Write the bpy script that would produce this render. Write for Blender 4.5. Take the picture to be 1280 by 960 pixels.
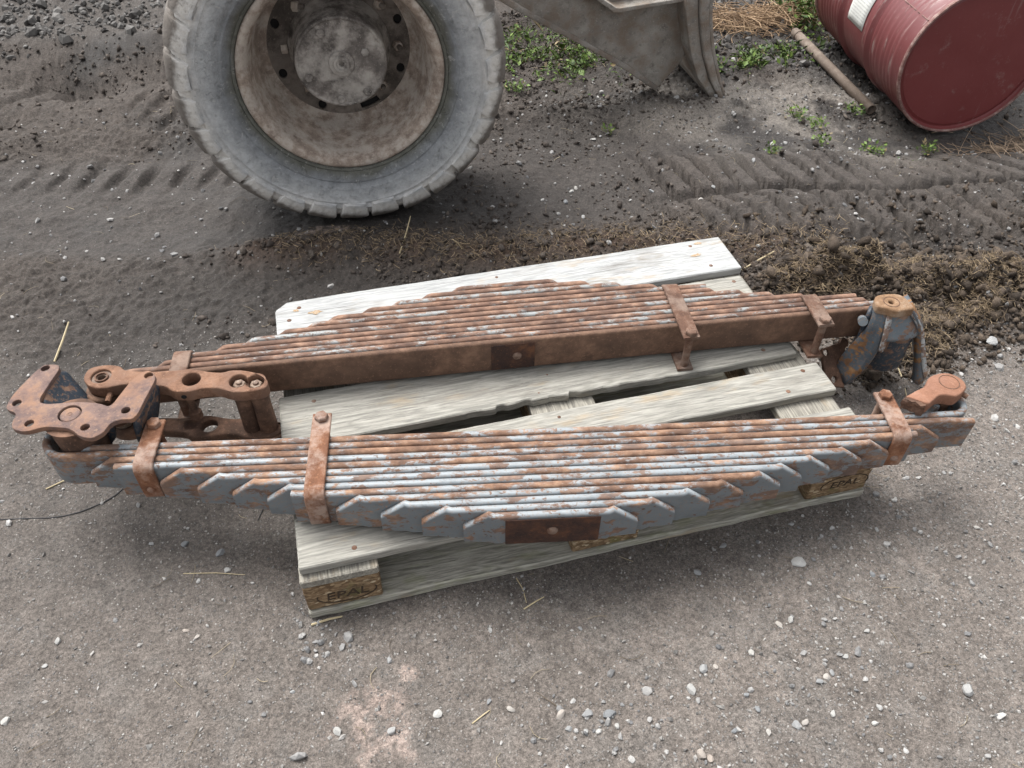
import bpy, bmesh, math, random
import numpy as np
from mathutils import Vector, Matrix

for o in list(bpy.data.objects):
    bpy.data.objects.remove(o, do_unlink=True)
scene = bpy.context.scene
COL = scene.collection
random.seed(7)
rng = np.random.default_rng(11)
R = math.radians

# ------------------------------------------------------------------ camera
cd = bpy.data.cameras.new('camera')
cam = bpy.data.objects.new('camera', cd)
COL.objects.link(cam)
cd.sensor_width = 36.0
cd.lens = 28.125
cd.clip_start = 0.02
cd.clip_end = 500
X = Vector((0.96743609, -0.2529595, 0.00888245))
Y = Vector((0.17349412, 0.68825804, 0.70441512))
Z = Vector((-0.18430191, -0.67993556, 0.70973265))
cam.matrix_world = Matrix(((X.x, Y.x, Z.x, 0.170153), (X.y, Y.y, Z.y, -0.836181),
                           (X.z, Y.z, Z.z, 1.419992), (0, 0, 0, 1)))
scene.camera = cam

# ------------------------------------------------------------------ sky, sun, exposure
SUN_EL, SUN_ROT = 62, -28          # rotation from +Y towards +X
w = bpy.data.worlds.new('World')
scene.world = w
w.use_nodes = True
wt = w.node_tree
wt.nodes.clear()
sky = wt.nodes.new('ShaderNodeTexSky')
sky.sky_type = 'NISHITA'
sky.sun_disc = False
sky.sun_elevation = R(SUN_EL)
sky.sun_rotation = R(SUN_ROT)
sky.air_density = 1.0
sky.dust_density = 4.0
sky.ozone_density = 1.0
hs = wt.nodes.new('ShaderNodeHueSaturation')
hs.inputs['Saturation'].default_value = 0.16        # cloud cover greys the sky
bg = wt.nodes.new('ShaderNodeBackground')
bg.inputs['Strength'].default_value = 0.097
wo = wt.nodes.new('ShaderNodeOutputWorld')
wt.links.new(sky.outputs[0], hs.inputs['Color'])
wt.links.new(hs.outputs[0], bg.inputs[0])
wt.links.new(bg.outputs[0], wo.inputs[0])
sd = bpy.data.lights.new('sun', 'SUN')
sd.energy = 1.5
sd.angle = R(36)
sd.color = (1.0, 0.98, 0.95)
sun = bpy.data.objects.new('sun', sd)
COL.objects.link(sun)
sdir = Vector((math.sin(R(SUN_ROT)) * math.cos(R(SUN_EL)), math.cos(R(SUN_ROT)) * math.cos(R(SUN_EL)), math.sin(R(SUN_EL))))
sun.rotation_euler = sdir.to_track_quat('Z', 'Y').to_euler()
sun.location = sdir * 20
scene.view_settings.view_transform = 'Standard'
scene.view_settings.look = 'None'
scene.view_settings.gamma = 1.0
scene.view_settings.use_curve_mapping = False
scene.view_settings.exposure = 1.55
scene.render.engine = 'CYCLES'
scene.render.resolution_x = 1024
scene.render.resolution_y = 768

# ------------------------------------------------------------------ node helpers
class Mat:
    def __init__(s, name):
        s.m = bpy.data.materials.new(name)
        s.m.use_nodes = True
        s.t = s.m.node_tree
        s.b = s.t.nodes['Principled BSDF']
        s.b.inputs['Specular IOR Level'].default_value = 0.35
    def n(s, typ, **kw):
        nd = s.t.nodes.new(typ)
        for k, v in kw.items():
            setattr(nd, k, v)
        return nd
    def put(s, sock, v):
        if isinstance(v, bpy.types.NodeSocket):
            s.t.links.new(v, sock)
        else:
            if sock.type == 'RGBA' and len(v) == 3:
                v = (*v, 1)
            sock.default_value = v
    def obj(s, rand=0.0):
        c = s.n('ShaderNodeTexCoord').outputs['Object']
        if rand:
            r = s.n('ShaderNodeObjectInfo').outputs['Random']
            mu = s.math('MULTIPLY', r, rand)
            ad = s.n('ShaderNodeVectorMath', operation='ADD')
            s.put(ad.inputs[0], c)
            s.put(ad.inputs[1], mu)
            c = ad.outputs[0]
        return c
    def map(s, v, scale=(1, 1, 1), loc=(0, 0, 0), rot=(0, 0, 0)):
        m = s.n('ShaderNodeMapping')
        s.put(m.inputs['Vector'], v)
        m.inputs['Scale'].default_value = scale
        m.inputs['Location'].default_value = loc
        m.inputs['Rotation'].default_value = rot
        return m.outputs[0]
    def noise(s, v, scale, detail=4, rough=0.55, dist=0.0):
        nd = s.n('ShaderNodeTexNoise')
        s.put(nd.inputs['Vector'], v)
        nd.inputs['Scale'].default_value = scale
        nd.inputs['Detail'].default_value = detail
        nd.inputs['Roughness'].default_value = rough
        nd.inputs['Distortion'].default_value = dist
        return nd.outputs[0]
    def voro(s, v, scale, feature='F1', out='Distance', rnd=1.0):
        nd = s.n('ShaderNodeTexVoronoi', feature=feature)
        s.put(nd.inputs['Vector'], v)
        nd.inputs['Scale'].default_value = scale
        nd.inputs['Randomness'].default_value = rnd
        return nd.outputs[out]
    def ramp(s, f, stops, interp='LINEAR'):
        nd = s.n('ShaderNodeValToRGB')
        cr = nd.color_ramp
        cr.interpolation = interp
        while len(cr.elements) < len(stops):
            cr.elements.new(0.5)
        for e, (p, c) in zip(cr.elements, stops):
            e.position = p
            e.color = (c, c, c, 1) if isinstance(c, (int, float)) else (*c, 1)
        s.put(nd.inputs[0], f)
        return nd.outputs[0]
    def step(s, f, a, b):
        nd = s.n('ShaderNodeMapRange', interpolation_type='SMOOTHSTEP')
        s.put(nd.inputs['Value'], f)
        nd.inputs['From Min'].default_value = a
        nd.inputs['From Max'].default_value = b
        return nd.outputs[0]
    def math(s, op, a, b=0.5, clamp=False):
        nd = s.n('ShaderNodeMath', operation=op, use_clamp=clamp)
        s.put(nd.inputs[0], a)
        s.put(nd.inputs[1], b)
        return nd.outputs[0]
    def mix(s, f, a, b, blend='MIX'):
        nd = s.n('ShaderNodeMix', data_type='RGBA', blend_type=blend)
        s.put(nd.inputs[0], f)
        s.put(nd.inputs[6], a)
        s.put(nd.inputs[7], b)
        return nd.outputs[2]
    def attr(s, name, typ='GEOMETRY', out='Color'):
        nd = s.n('ShaderNodeAttribute', attribute_name=name, attribute_type=typ)
        return nd.outputs[out]
    def bump(s, h, dist, strength=1.0, normal=None):
        nd = s.n('ShaderNodeBump')
        s.put(nd.inputs['Height'], h)
        nd.inputs['Distance'].default_value = dist
        nd.inputs['Strength'].default_value = strength
        if normal is not None:
            s.put(nd.inputs['Normal'], normal)
        return nd.outputs[0]
    def out(s, col=None, rough=None, normal=None, metal=None):
        if col is not None: s.put(s.b.inputs['Base Color'], col)
        if rough is not None: s.put(s.b.inputs['Roughness'], rough)
        if normal is not None: s.put(s.b.inputs['Normal'], normal)
        if metal is not None: s.put(s.b.inputs['Metallic'], metal)
        return s.m

# ------------------------------------------------------------------ materials
def rust_paint(name, paint, paint2, lo=0.44, hi=0.53, stretch=(0.35, 1, 1), scale=9.0,
               rust=((0.078, 0.048, 0.037), (0.19, 0.108, 0.070), (0.37, 0.235, 0.155)), prough=0.42, pale=None):
    """old paint, rusted through in patches and pits; object property 'rust' shifts the amount"""
    M = Mat(name)
    c = M.obj(7.0)
    cs = M.map(c, stretch)
    amt = M.attr('rust', 'OBJECT', 'Fac')
    edge = M.attr('Edge', 'GEOMETRY', 'Fac')
    if pale: amt = M.math('ADD', amt, M.math('SUBTRACT', M.math('MULTIPLY', edge, 0.065), 0.045))
    n1 = M.math('ADD', M.math('MULTIPLY', M.noise(cs, scale * 0.55, 3, 0.6), 0.36), M.math('MULTIPLY', M.noise(M.map(cs, (1.4, 1, 1), (3, 1, 4)), scale * 2.6, 10, 0.8), 0.64))
    n1 = M.math('ADD', n1, amt)
    patch = M.step(n1, lo, hi)
    pits = M.step(M.math('ADD', M.noise(c, 95, 4, 0.6), M.math('MULTIPLY', amt, 0.4)), 0.60, 0.64)
    chips = M.step(M.math('ADD', M.noise(M.map(c, (0.5, 1, 1)), 38, 5, 0.62), M.math('MULTIPLY', amt, 0.6)), 0.545, 0.585)
    mask = M.math('MAXIMUM', patch, M.math('MAXIMUM', M.math('MULTIPLY', pits, 0.9), M.math('MULTIPLY', chips, 0.85)))
    rc = M.ramp(M.noise(M.map(c, (0.6, 1, 1), (3, 1, 2)), 42, 6, 0.7), [(0.30, rust[0]), (0.5, rust[1]), (0.70, rust[2])])
    rc = M.mix(M.step(M.noise(c, 14, 3, 0.5), 0.45, 0.7), rc, M.mix(0.55, rc, rust[0]))
    pc = M.mix(M.noise(M.map(c, (0.4, 1, 1)), 22, 5, 0.65), paint, paint2)
    if pale: pc = M.mix(M.math('MULTIPLY', edge, M.step(M.noise(M.map(c, (0.5, 1, 1), (1, 7, 2)), 30, 5, 0.7), 0.25, 0.5)), pc, pale)
    pc = M.mix(M.math('MULTIPLY', M.step(M.noise(c, 180, 2, 0.5), 0.5, 0.75), 0.4), pc, (0.24, 0.16, 0.11))
    col = M.mix(mask, pc, rc)
    rough = M.math('ADD', M.math('MULTIPLY', mask, 0.88 - prough), prough)
    h = M.math('ADD', M.math('MULTIPLY', mask, -0.5), M.math('MULTIPLY', M.math('MULTIPLY', M.noise(c, 160, 4, 0.7), mask), 1.0))
    return M.out(col, rough, M.bump(h, 0.0012, 0.8))

def bare_rust(name, dark, mid, light, scale=30, rough=0.88, dusty=None, dust_amt=0.4, bump=0.0022):
    M = Mat(name)
    c = M.obj(5.0)
    n = M.noise(c, scale, 7, 0.68)
    col = M.ramp(n, [(0.28, dark), (0.5, mid), (0.72, light)])
    big = M.noise(c, scale * 0.22, 3, 0.5)
    col = M.mix(M.step(big, 0.42, 0.68), col, M.mix(0.6, col, dark))
    sp = M.step(M.noise(c, 170, 3, 0.6), 0.60, 0.66)
    col = M.mix(M.math('MULTIPLY', sp, 0.5), col, light)
    if dusty:
        col = M.mix(M.math('MULTIPLY', M.step(M.noise(c, scale * 0.5, 5, 0.7), 0.42, 0.62), dust_amt), col, dusty)
    h = M.math('ADD', M.noise(c, 140, 5, 0.7), M.math('MULTIPLY', n, 0.8))
    return M.out(col, rough, M.bump(h, bump, 0.8))

MT = {}
MT['leaf'] = rust_paint('grey_blue_paint_over_rust', (0.072, 0.087, 0.099), (0.140, 0.160, 0.172), 0.498, 0.565, scale=17, pale=(0.245, 0.270, 0.285))
MT['leaf_back'] = rust_paint('worn_paint_over_dark_rust', (0.12, 0.14, 0.15), (0.22, 0.23, 0.225), 0.470, 0.53, scale=22, pale=(0.25, 0.268, 0.268),
                             rust=((0.070, 0.044, 0.036), (0.175, 0.102, 0.072), (0.34, 0.21, 0.145)))
MT['main_leaf'] = bare_rust('brown_rust_plate', (0.07, 0.042, 0.030), (0.135, 0.078, 0.052), (0.22, 0.13, 0.086), 30, 0.82)
MT['mark'] = bare_rust('dark_bare_rust', (0.018, 0.012, 0.012), (0.06, 0.028, 0.019), (0.15, 0.062, 0.028), 26, 0.75)
MT['clip'] = bare_rust('orange_clip_rust', (0.085, 0.036, 0.02), (0.20, 0.088, 0.046), (0.34, 0.17, 0.09), 30, 0.85, (0.36, 0.33, 0.30), 0.45)
MT['clip_dark'] = bare_rust('brown_clip_rust', (0.06, 0.032, 0.022), (0.13, 0.066, 0.042), (0.22, 0.12, 0.075), 30, 0.85, (0.27, 0.25, 0.22), 0.3)
MT['cast'] = bare_rust('cast_orange_rust', (0.11, 0.058, 0.038), (0.225, 0.12, 0.074), (0.35, 0.205, 0.13), 44, 0.88, (0.14, 0.085, 0.064), 0.6, 0.004)
MT['cast_dull'] = bare_rust('cast_dull_rust', (0.05, 0.03, 0.022), (0.12, 0.068, 0.046), (0.23, 0.13, 0.085), 36, 0.88)
MT['bracket'] = bare_rust('purple_brown_rust', (0.080, 0.054, 0.052), (0.165, 0.108, 0.092), (0.31, 0.20, 0.135), 26, 0.8, (0.235, 0.125, 0.075), 0.75, 0.003)
MT['lug'] = bare_rust('pale_orange_rust', (0.17, 0.082, 0.052), (0.28, 0.14, 0.088), (0.38, 0.215, 0.145), 30, 0.92, (0.20, 0.10, 0.07), 0.5)
MT['ochre'] = bare_rust('ochre_rust', (0.13, 0.075, 0.042), (0.235, 0.14, 0.078), (0.34, 0.225, 0.14), 34, 0.9, (0.30, 0.26, 0.21), 0.4)
MT['blue'] = rust_paint('dark_blue_paint', (0.012, 0.019, 0.029), (0.042, 0.056, 0.073), 0.62, 0.68, (1, 1, 1), 14, prough=0.5)
MT['hanger'] = rust_paint('blue_paint_worn_to_rust', (0.030, 0.045, 0.064), (0.125, 0.145, 0.16), 0.53, 0.60, (1, 1, 1), 18,
                          rust=((0.10, 0.045, 0.02), (0.26, 0.125, 0.045), (0.36, 0.22, 0.10)), prough=0.4)
MT['saddle'] = rust_paint('chalky_blue_paint', (0.060, 0.080, 0.098), (0.17, 0.195, 0.21), 0.60, 0.66, (1, 1, 1), 16)
MT['pale_edge'] = rust_paint('chipped_pale_edge', (0.20, 0.23, 0.25), (0.52, 0.53, 0.52), 0.50, 0.56, (1, 1, 1), 30)
MT['steel'] = bare_rust('worn_bolt_steel', (0.10, 0.06, 0.045), (0.20, 0.14, 0.10), (0.36, 0.30, 0.25), 60, 0.6)

def wood(name, c_dark, c_mid, c_light, moss=0.0):
    M = Mat(name)
    c = M.obj(9.0)
    fib = M.noise(M.map(c, (4.5, 75, 75)), 3.0, 7, 0.7, 0.5)
    ring = M.noise(M.map(c, (0.9, 9, 9)), 2.2, 3, 0.5, 1.2)
    ringw = M.math('SINE', M.math('MULTIPLY', ring, 60.0), 0.0)
    f = M.math('ADD', M.math('MULTIPLY', fib, 0.85), M.math('MULTIPLY', ringw, 0.055))
    col = M.ramp(f, [(0.30, c_dark), (0.44, c_mid), (0.60, c_light)])
    stain = M.step(M.noise(M.map(c, (2.2, 9, 9), (4, 2, 1)), 2.2, 5, 0.65), 0.52, 0.74)
    col = M.mix(M.math('MULTIPLY', stain, 0.5), col, (0.15, 0.135, 0.115))
    kv = M.voro(M.map(c, (3.2, 9.0, 9.0)), 1.0, 'F1', 'Distance')
    kn = M.step(kv, 0.16, 0.06)
    kr = M.math('MULTIPLY', M.step(kv, 0.34, 0.12), M.math('ADD', M.math('MULTIPLY', M.math('SINE', M.math('MULTIPLY', kv, 120.0), 0.0), 0.3), 0.3))
    col = M.mix(kr, col, (0.20, 0.165, 0.12))
    col = M.mix(M.math('MULTIPLY', kn, 0.75), col, (0.10, 0.066, 0.04))
    streak = M.step(M.noise(M.map(c, (3.2, 55, 55), (1, 5, 3)), 2.6, 5, 0.7), 0.56, 0.66)
    col = M.mix(M.math('MULTIPLY', streak, 0.42), col, (0.085, 0.08, 0.074))
    tan = M.step(M.noise(M.map(c, (3, 8, 8), (8, 1, 7)), 2.5, 4, 0.6), 0.56, 0.72)
    col = M.mix(M.math('MULTIPLY', tan, 0.5), col, (0.33, 0.25, 0.155))
    cracks = M.step(M.noise(M.map(c, (1.2, 120, 120), (2, 2, 2)), 2.5, 3, 0.6), 0.67, 0.71)
    col = M.mix(M.math('MULTIPLY', cracks, 0.7), col, (0.09, 0.08, 0.07))
    if moss:
        z = M.n('ShaderNodeSeparateXYZ')
        M.put(z.inputs[0], c)
        mo = M.step(M.noise(M.map(c, (1, 3, 3), (5, 5, 5)), 12, 4, 0.7), 0.48, 0.66)
        col = M.mix(M.math('MULTIPLY', mo, moss), col, (0.15, 0.165, 0.06))
    h = M.math('ADD', M.math('MULTIPLY', fib, 1.0), M.math('MULTIPLY', cracks, -0.8))
    return M.out(col, 0.88, M.bump(h, 0.0016, 0.8))
MT['wood_white'] = wood('bleached_white_wood', (0.27, 0.275, 0.272), (0.36, 0.365, 0.36), (0.44, 0.445, 0.44))
MT['wood_grey'] = wood('weathered_grey_wood', (0.185, 0.18, 0.16), (0.275, 0.265, 0.235), (0.37, 0.36, 0.32))
MT['wood_dull'] = wood('dull_grey_wood', (0.15, 0.14, 0.12), (0.25, 0.235, 0.20), (0.36, 0.34, 0.29))
MT['wood_moss'] = wood('damp_mossy_wood', (0.19, 0.18, 0.15), (0.33, 0.315, 0.27), (0.48, 0.46, 0.39), 0.35)

def block_mat():
    M = Mat('pressed_chip_block')
    c = M.obj(4.0)
    v = M.voro(M.map(c, (1, 1, 2.2)), 110, 'F1', 'Color')
    sp = M.n('ShaderNodeSeparateColor'); M.put(sp.inputs[0], v)
    col = M.ramp(sp.outputs[0], [(0.0, (0.11, 0.068, 0.036)), (0.55, (0.20, 0.13, 0.072)), (0.93, (0.29, 0.205, 0.12)), (1.0, (0.50, 0.41, 0.28))])
    col = M.mix(M.step(M.noise(c, 16, 4, 0.6), 0.5, 0.7), col, (0.085, 0.062, 0.035))
    col = M.mix(M.math('MULTIPLY', M.step(M.noise(M.map(c, (1, 1, 1), (3, 3, 3)), 20, 4, 0.6), 0.56, 0.7), 0.5), col, (0.14, 0.15, 0.05))
    h = M.math('ADD', sp.outputs[1], M.noise(c, 260, 3, 0.6))
    return M.out(col, 0.9, M.bump(h, 0.0016, 0.8))
MT['block'] = block_mat()
M = Mat('burnt_stamp'); MT['stamp'] = M.out(M.mix(M.noise(M.obj(), 120, 3, 0.6), (0.022, 0.016, 0.012), (0.075, 0.05, 0.03)), 0.9)

M = Mat('nail_rust_stain'); MT['stain'] = M.out(M.mix(M.step(M.noise(M.obj(2.0), 2.5, 5, 0.7), 0.4, 0.6), (0.36, 0.33, 0.27), (0.30, 0.16, 0.055)), 0.9)
def attr_mat(name, rough, bumpscale=260, bumpd=0.0012, var=0.35, spec=0.3):
    M = Mat(name)
    c = M.obj()
    col = M.attr('Col')
    n = M.noise(c, bumpscale * 0.6, 4, 0.65)
    col = M.mix(var, col, M.ramp(n, [(0.25, 0.15), (0.75, 0.95)]), 'OVERLAY')
    M.b.inputs['Specular IOR Level'].default_value = spec
    return M.out(col, rough, M.bump(M.noise(c, bumpscale, 4, 0.65), bumpd, 0.7))
MT['stone'] = attr_mat('broken_stone', 0.8, 300, 0.0008)
MT['clod'] = attr_mat('crumbly_soil', 0.95, 240, 0.005, 0.6)
MT['fibre'] = attr_mat('dry_straw', 0.7, 300, 0.0002, 0.2)
MT['green'] = attr_mat('weed_leaf', 0.55, 300, 0.0002, 0.2)
MT['green'].node_tree.nodes['Principled BSDF'].inputs['Transmission Weight'].default_value = 0.0

def solo_stone():
    M = Mat('pale_stone_chip')
    c = M.obj(3.0)
    r = M.n('ShaderNodeObjectInfo').outputs['Random']
    base = M.ramp(r, [(0, (0.19, 0.198, 0.205)), (0.5, (0.31, 0.31, 0.305)), (0.8, (0.42, 0.41, 0.385)), (1, (0.34, 0.29, 0.25))])
    col = M.mix(0.5, base, M.ramp(M.noise(c, 120, 5, 0.7), [(0.3, 0.1), (0.7, 0.9)]), 'OVERLAY')
    return M.out(col, 0.75, M.bump(M.noise(c, 200, 4, 0.6), 0.001, 0.8))
MT['solo'] = solo_stone()

def ground_mat():
    M = Mat('trodden_soil')
    c = M.obj()
    col = M.attr('Col')
    wet = M.attr('Wet', 'GEOMETRY', 'Fac')
    grit = M.attr('Grit', 'GEOMETRY', 'Fac')
    n1 = M.noise(c, 24, 8, 0.72)
    n2 = M.noise(c, 130, 6, 0.75)
    n3 = M.noise(c, 420, 3, 0.7)
    col = M.mix(0.55, col, M.ramp(n1, [(0.30, 0.22), (0.70, 0.78)]), 'OVERLAY')
    col = M.mix(0.80, col, M.ramp(n2, [(0.30, 0.12), (0.70, 0.88)]), 'OVERLAY')
    col = M.mix(0.55, col, M.ramp(n3, [(0.30, 0.1), (0.70, 0.9)]), 'OVERLAY')
    # fine aggregate pressed into the surface
    vc = M.voro(c, 190, 'F1', 'Color')
    vd = M.voro(c, 190, 'F1', 'Distance')
    sp = M.n('ShaderNodeSeparateColor'); M.put(sp.inputs[0], vc)
    pick = M.math('MULTIPLY', M.step(sp.outputs[0], 0.83, 0.86), M.step(vd, 0.42, 0.30))
    pick = M.math('MULTIPLY', pick, grit)
    gcol = M.ramp(sp.outputs[1], [(0, (0.10, 0.10, 0.105)), (0.6, (0.22, 0.21, 0.20)), (1, (0.36, 0.34, 0.31))])
    col = M.mix(M.math('MULTIPLY', pick, 0.8), col, gcol)
    h = M.math('ADD', M.math('MULTIPLY', n2, 1.0), M.math('MULTIPLY', n3, 0.45))
    h = M.math('ADD', h, M.math('MULTIPLY', n1, 1.4))
    h = M.math('ADD', h, M.math('MULTIPLY', pick, 0.35))
    rough = M.math('SUBTRACT', 0.95, M.math('MULTIPLY', wet, 0.35))
    return M.out(col, rough, M.bump(h, 0.0055, 0.9))
MT['ground'] = ground_mat()

def tyre_mat():
    M = Mat('dusty_rubber')
    c = M.obj()
    s = M.n('ShaderNodeSeparateXYZ'); M.put(s.inputs[0], c)
    rr = M.math('SQRT', M.math('ADD', M.math('MULTIPLY', s.outputs[0], s.outputs[0]), M.math('MULTIPLY', s.outputs[2], s.outputs[2])), 0)
    nn = M.noise(c, 9, 5, 0.6)
    rj = M.math('ADD', rr, M.math('MULTIPLY', M.math('SUBTRACT', nn, 0.5), 0.07))
    base = M.ramp(M.math('MULTIPLY', M.math('SUBTRACT', rj, 0.28), 5.0), [
        (0.0, (0.10, 0.10, 0.085)), (0.10, (0.115, 0.115, 0.098)), (0.22, (0.20, 0.21, 0.22)),
        (0.42, (0.36, 0.37, 0.375)), (0.56, (0.45, 0.45, 0.445)), (0.66, (0.60, 0.58, 0.545)), (1.0, (0.64, 0.615, 0.575))])
    col = M.mix(0.45, base, M.ramp(M.noise(c, 30, 8, 0.75), [(0.3, 0.2), (0.7, 0.85)]), 'OVERLAY')
    scuff = M.step(M.noise(M.map(c, (1, 1, 1), (2, 1, 4)), 60, 5, 0.7, 0.8), 0.58, 0.66)
    col = M.mix(M.math('MULTIPLY', scuff, 0.4), col, (0.52, 0.51, 0.49))
    dark = M.step(M.noise(M.map(c, (1, 1, 1), (6, 2, 1)), 22, 6, 0.75), 0.60, 0.70)
    col = M.mix(M.math('MULTIPLY', dark, 0.42), col, (0.10, 0.095, 0.088))
    mud = M.step(M.math('ADD', M.math('MULTIPLY', s.outputs[2], -1.0), M.math('MULTIPLY', nn, 0.12)), 0.475, 0.505)
    col = M.mix(M.math('MULTIPLY', mud, 0.85), col, (0.085, 0.068, 0.055))
    h = M.math('ADD', M.noise(c, 70, 6, 0.7), M.math('MULTIPLY', M.noise(c, 300, 3, 0.6), 0.4))
    h = M.math('SUBTRACT', h, M.math('MULTIPLY', M.step(M.noise(M.map(c, (1, 1, 1), (4, 4, 4)), 55, 5, 0.75, 1.5), 0.60, 0.64), 0.35))
    return M.out(col, 0.85, M.bump(h, 0.005, 0.9))
MT['tyre'] = tyre_mat()
MT['rim'] = bare_rust('dusty_rim', (0.17, 0.13, 0.105), (0.34, 0.275, 0.225), (0.50, 0.42, 0.35), 34, 0.85, (0.50, 0.46, 0.41), 0.5, 0.003)
MT['rim_in'] = bare_rust('grimy_shaded_wheel_disc', (0.045, 0.038, 0.033), (0.11, 0.092, 0.078), (0.20, 0.17, 0.145), 22, 0.85, (0.24, 0.21, 0.185), 0.35, 0.003)  # grime colour darkened further to stand in for shade inside the wheel
MT['hub'] = bare_rust('oily_dusty_hub', (0.05, 0.044, 0.040), (0.17, 0.15, 0.135), (0.38, 0.345, 0.31), 18, 0.8, (0.47, 0.44, 0.40), 0.55, 0.004)
MT['blade'] = bare_rust('dusty_blade_plate', (0.17, 0.15, 0.13), (0.35, 0.325, 0.29), (0.50, 0.47, 0.43), 34, 0.92, (0.19, 0.135, 0.095), 0.7, 0.006)
MT['pipe'] = bare_rust('brown_pipe', (0.09, 0.066, 0.05), (0.16, 0.125, 0.10), (0.24, 0.20, 0.165), 24, 0.8)
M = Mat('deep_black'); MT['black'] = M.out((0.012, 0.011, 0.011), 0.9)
M = Mat('wire_black'); MT['wire'] = M.out((0.03, 0.03, 0.032), 0.7)

def drum_mat(name, scuff_amt, base):
    M = Mat(name)
    c = M.obj()
    col = M.mix(M.noise(c, 6, 4, 0.6), base, (base[0] * 1.35, base[1] * 1.8, base[2] * 1.8))
    sc = M.step(M.noise(M.map(c, (1, 6, 1), (1, 2, 3)), 9, 7, 0.75), 0.56, 0.66)
    col = M.mix(M.math('MULTIPLY', sc, scuff_amt), col, (0.27, 0.19, 0.175))
    sc2 = M.step(M.noise(M.map(c, (14, 14, 1.5), (5, 2, 3)), 3, 6, 0.7), 0.62, 0.70)
    col = M.mix(M.math('MULTIPLY', sc2, scuff_amt * 0.7), col, (0.30, 0.23, 0.21))
    dot = M.step(M.noise(c, 90, 3, 0.6), 0.68, 0.74)
    col = M.mix(M.math('MULTIPLY', dot, 0.35), col, (0.26, 0.15, 0.14))
    rough = M.math('ADD', M.math('MULTIPLY', M.noise(c, 20, 4, 0.6), 0.25), 0.33)
    M.b.inputs['Specular IOR Level'].default_value = 0.5
    return M.out(col, rough, M.bump(M.noise(c, 30, 4, 0.6), 0.002, 0.35))
MT['drum'] = drum_mat('red_drum_paint', 0.85, (0.125, 0.029, 0.030))
MT['drum_lid'] = drum_mat('red_drum_lid_paint', 0.4, (0.135, 0.023, 0.023))
MT['drum_rim'] = bare_rust('chipped_drum_rim', (0.12, 0.05, 0.045), (0.22, 0.12, 0.105), (0.42, 0.34, 0.30), 30, 0.7)
def label_mat():
    M = Mat('printed_paper_label')
    c = M.n('ShaderNodeTexCoord').outputs['UV']
    s = M.n('ShaderNodeSeparateXYZ'); M.put(s.inputs[0], c)
    rows = M.step(M.math('FRACT', M.math('MULTIPLY', s.outputs[1], 16.0), 0), 0.55, 0.62)
    words = M.step(M.noise(M.map(c, (22, 16, 1)), 1.6, 2, 0.5), 0.44, 0.48)
    edge = M.math('MULTIPLY', M.step(s.outputs[0], 0.06, 0.1), M.step(s.outputs[0], 0.94, 0.88))
    ink = M.math('MULTIPLY', M.math('MULTIPLY', rows, words), edge)
    col = M.mix(M.math('MULTIPLY', ink, 0.45), (0.62, 0.63, 0.60), (0.16, 0.17, 0.18))
    col = M.mix(M.math('MULTIPLY', M.noise(c, 5, 4, 0.6), 0.25), col, (0.4, 0.37, 0.32))
    return M.out(col, 0.6)
MT['label'] = label_mat()

# ------------------------------------------------------------------ mesh helpers
def tag(o, label=None, cat=None, group=None, kind=None):
    if label: o['label'] = label
    if cat: o['category'] = cat
    if group: o['group'] = group
    if kind: o['kind'] = kind
    return o
def new_obj(name, data, parent=None, mat=None, loc=None, rot=None):
    o = bpy.data.objects.new(name, data)
    COL.objects.link(o)
    if parent is not None: o.parent = parent
    if mat is not None and data is not None: data.materials.append(MT[mat])
    if loc is not None: o.location = loc
    if rot is not None: o.rotation_euler = rot
    return o
def empty(name, loc=(0, 0, 0), rz=0.0):
    o = new_obj(name, None, loc=loc, rot=(0, 0, rz))
    o.empty_display_size = 0.05
    return o
def smooth(me, angle=35):
    me.polygons.foreach_set('use_smooth', [True] * len(me.polygons))
    try:
        me.set_sharp_from_angle(angle=R(angle))
    except Exception:
        pass
def pydata(name, V, F, ang=35):
    me = bpy.data.meshes.new(name)
    me.from_pydata([tuple(v) for v in V], [], F)
    me.validate()
    bm = bmesh.new(); bm.from_mesh(me)
    bmesh.ops.recalc_face_normals(bm, faces=bm.faces)
    bm.to_mesh(me); bm.free()
    if ang: smooth(me, ang)
    return me
def fast_mesh(name, V, T, cols=None):
    """V (n,3), T (m,3) numpy triangles or (m,4) quads"""
    me = bpy.data.meshes.new(name)
    k = T.shape[1]
    me.vertices.add(len(V)); me.vertices.foreach_set('co', np.ascontiguousarray(V, np.float32).ravel())
    me.loops.add(T.size); me.loops.foreach_set('vertex_index', np.ascontiguousarray(T, np.int32).ravel())
    me.polygons.add(len(T)); me.polygons.foreach_set('loop_start', np.arange(0, T.size, k, dtype=np.int32))
    me.polygons.foreach_set('loop_total', np.full(len(T), k, np.int32))
    me.update(calc_edges=True)
    if cols is not None:
        add_col(me, cols)
    return me
def add_col(me, cols, name='Col'):
    a = me.attributes.new(name, 'FLOAT_COLOR', 'POINT')
    c = np.ones((len(me.vertices), 4), np.float32); c[:, :3] = cols
    a.data.foreach_set('color', c.ravel())
def add_float(me, v, name):
    a = me.attributes.new(name, 'FLOAT', 'POINT')
    a.data.foreach_set('value', np.ascontiguousarray(v, np.float32))
def sweep(rings, closed=True, caps=True):
    """rings: list of equal-length point lists -> verts, faces"""
    V = [p for r in rings for p in r]
    n = len(rings[0]); F = []
    for i in range(len(rings) - 1):
        for j in range(n if closed else n - 1):
            a, b = i * n + j, i * n + (j + 1) % n
            F.append((a, b, b + n, a + n))
    if caps:
        F.append(tuple(reversed(range(n))))
        F.append(tuple(range((len(rings) - 1) * n, len(rings) * n)))
    return V, F
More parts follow.
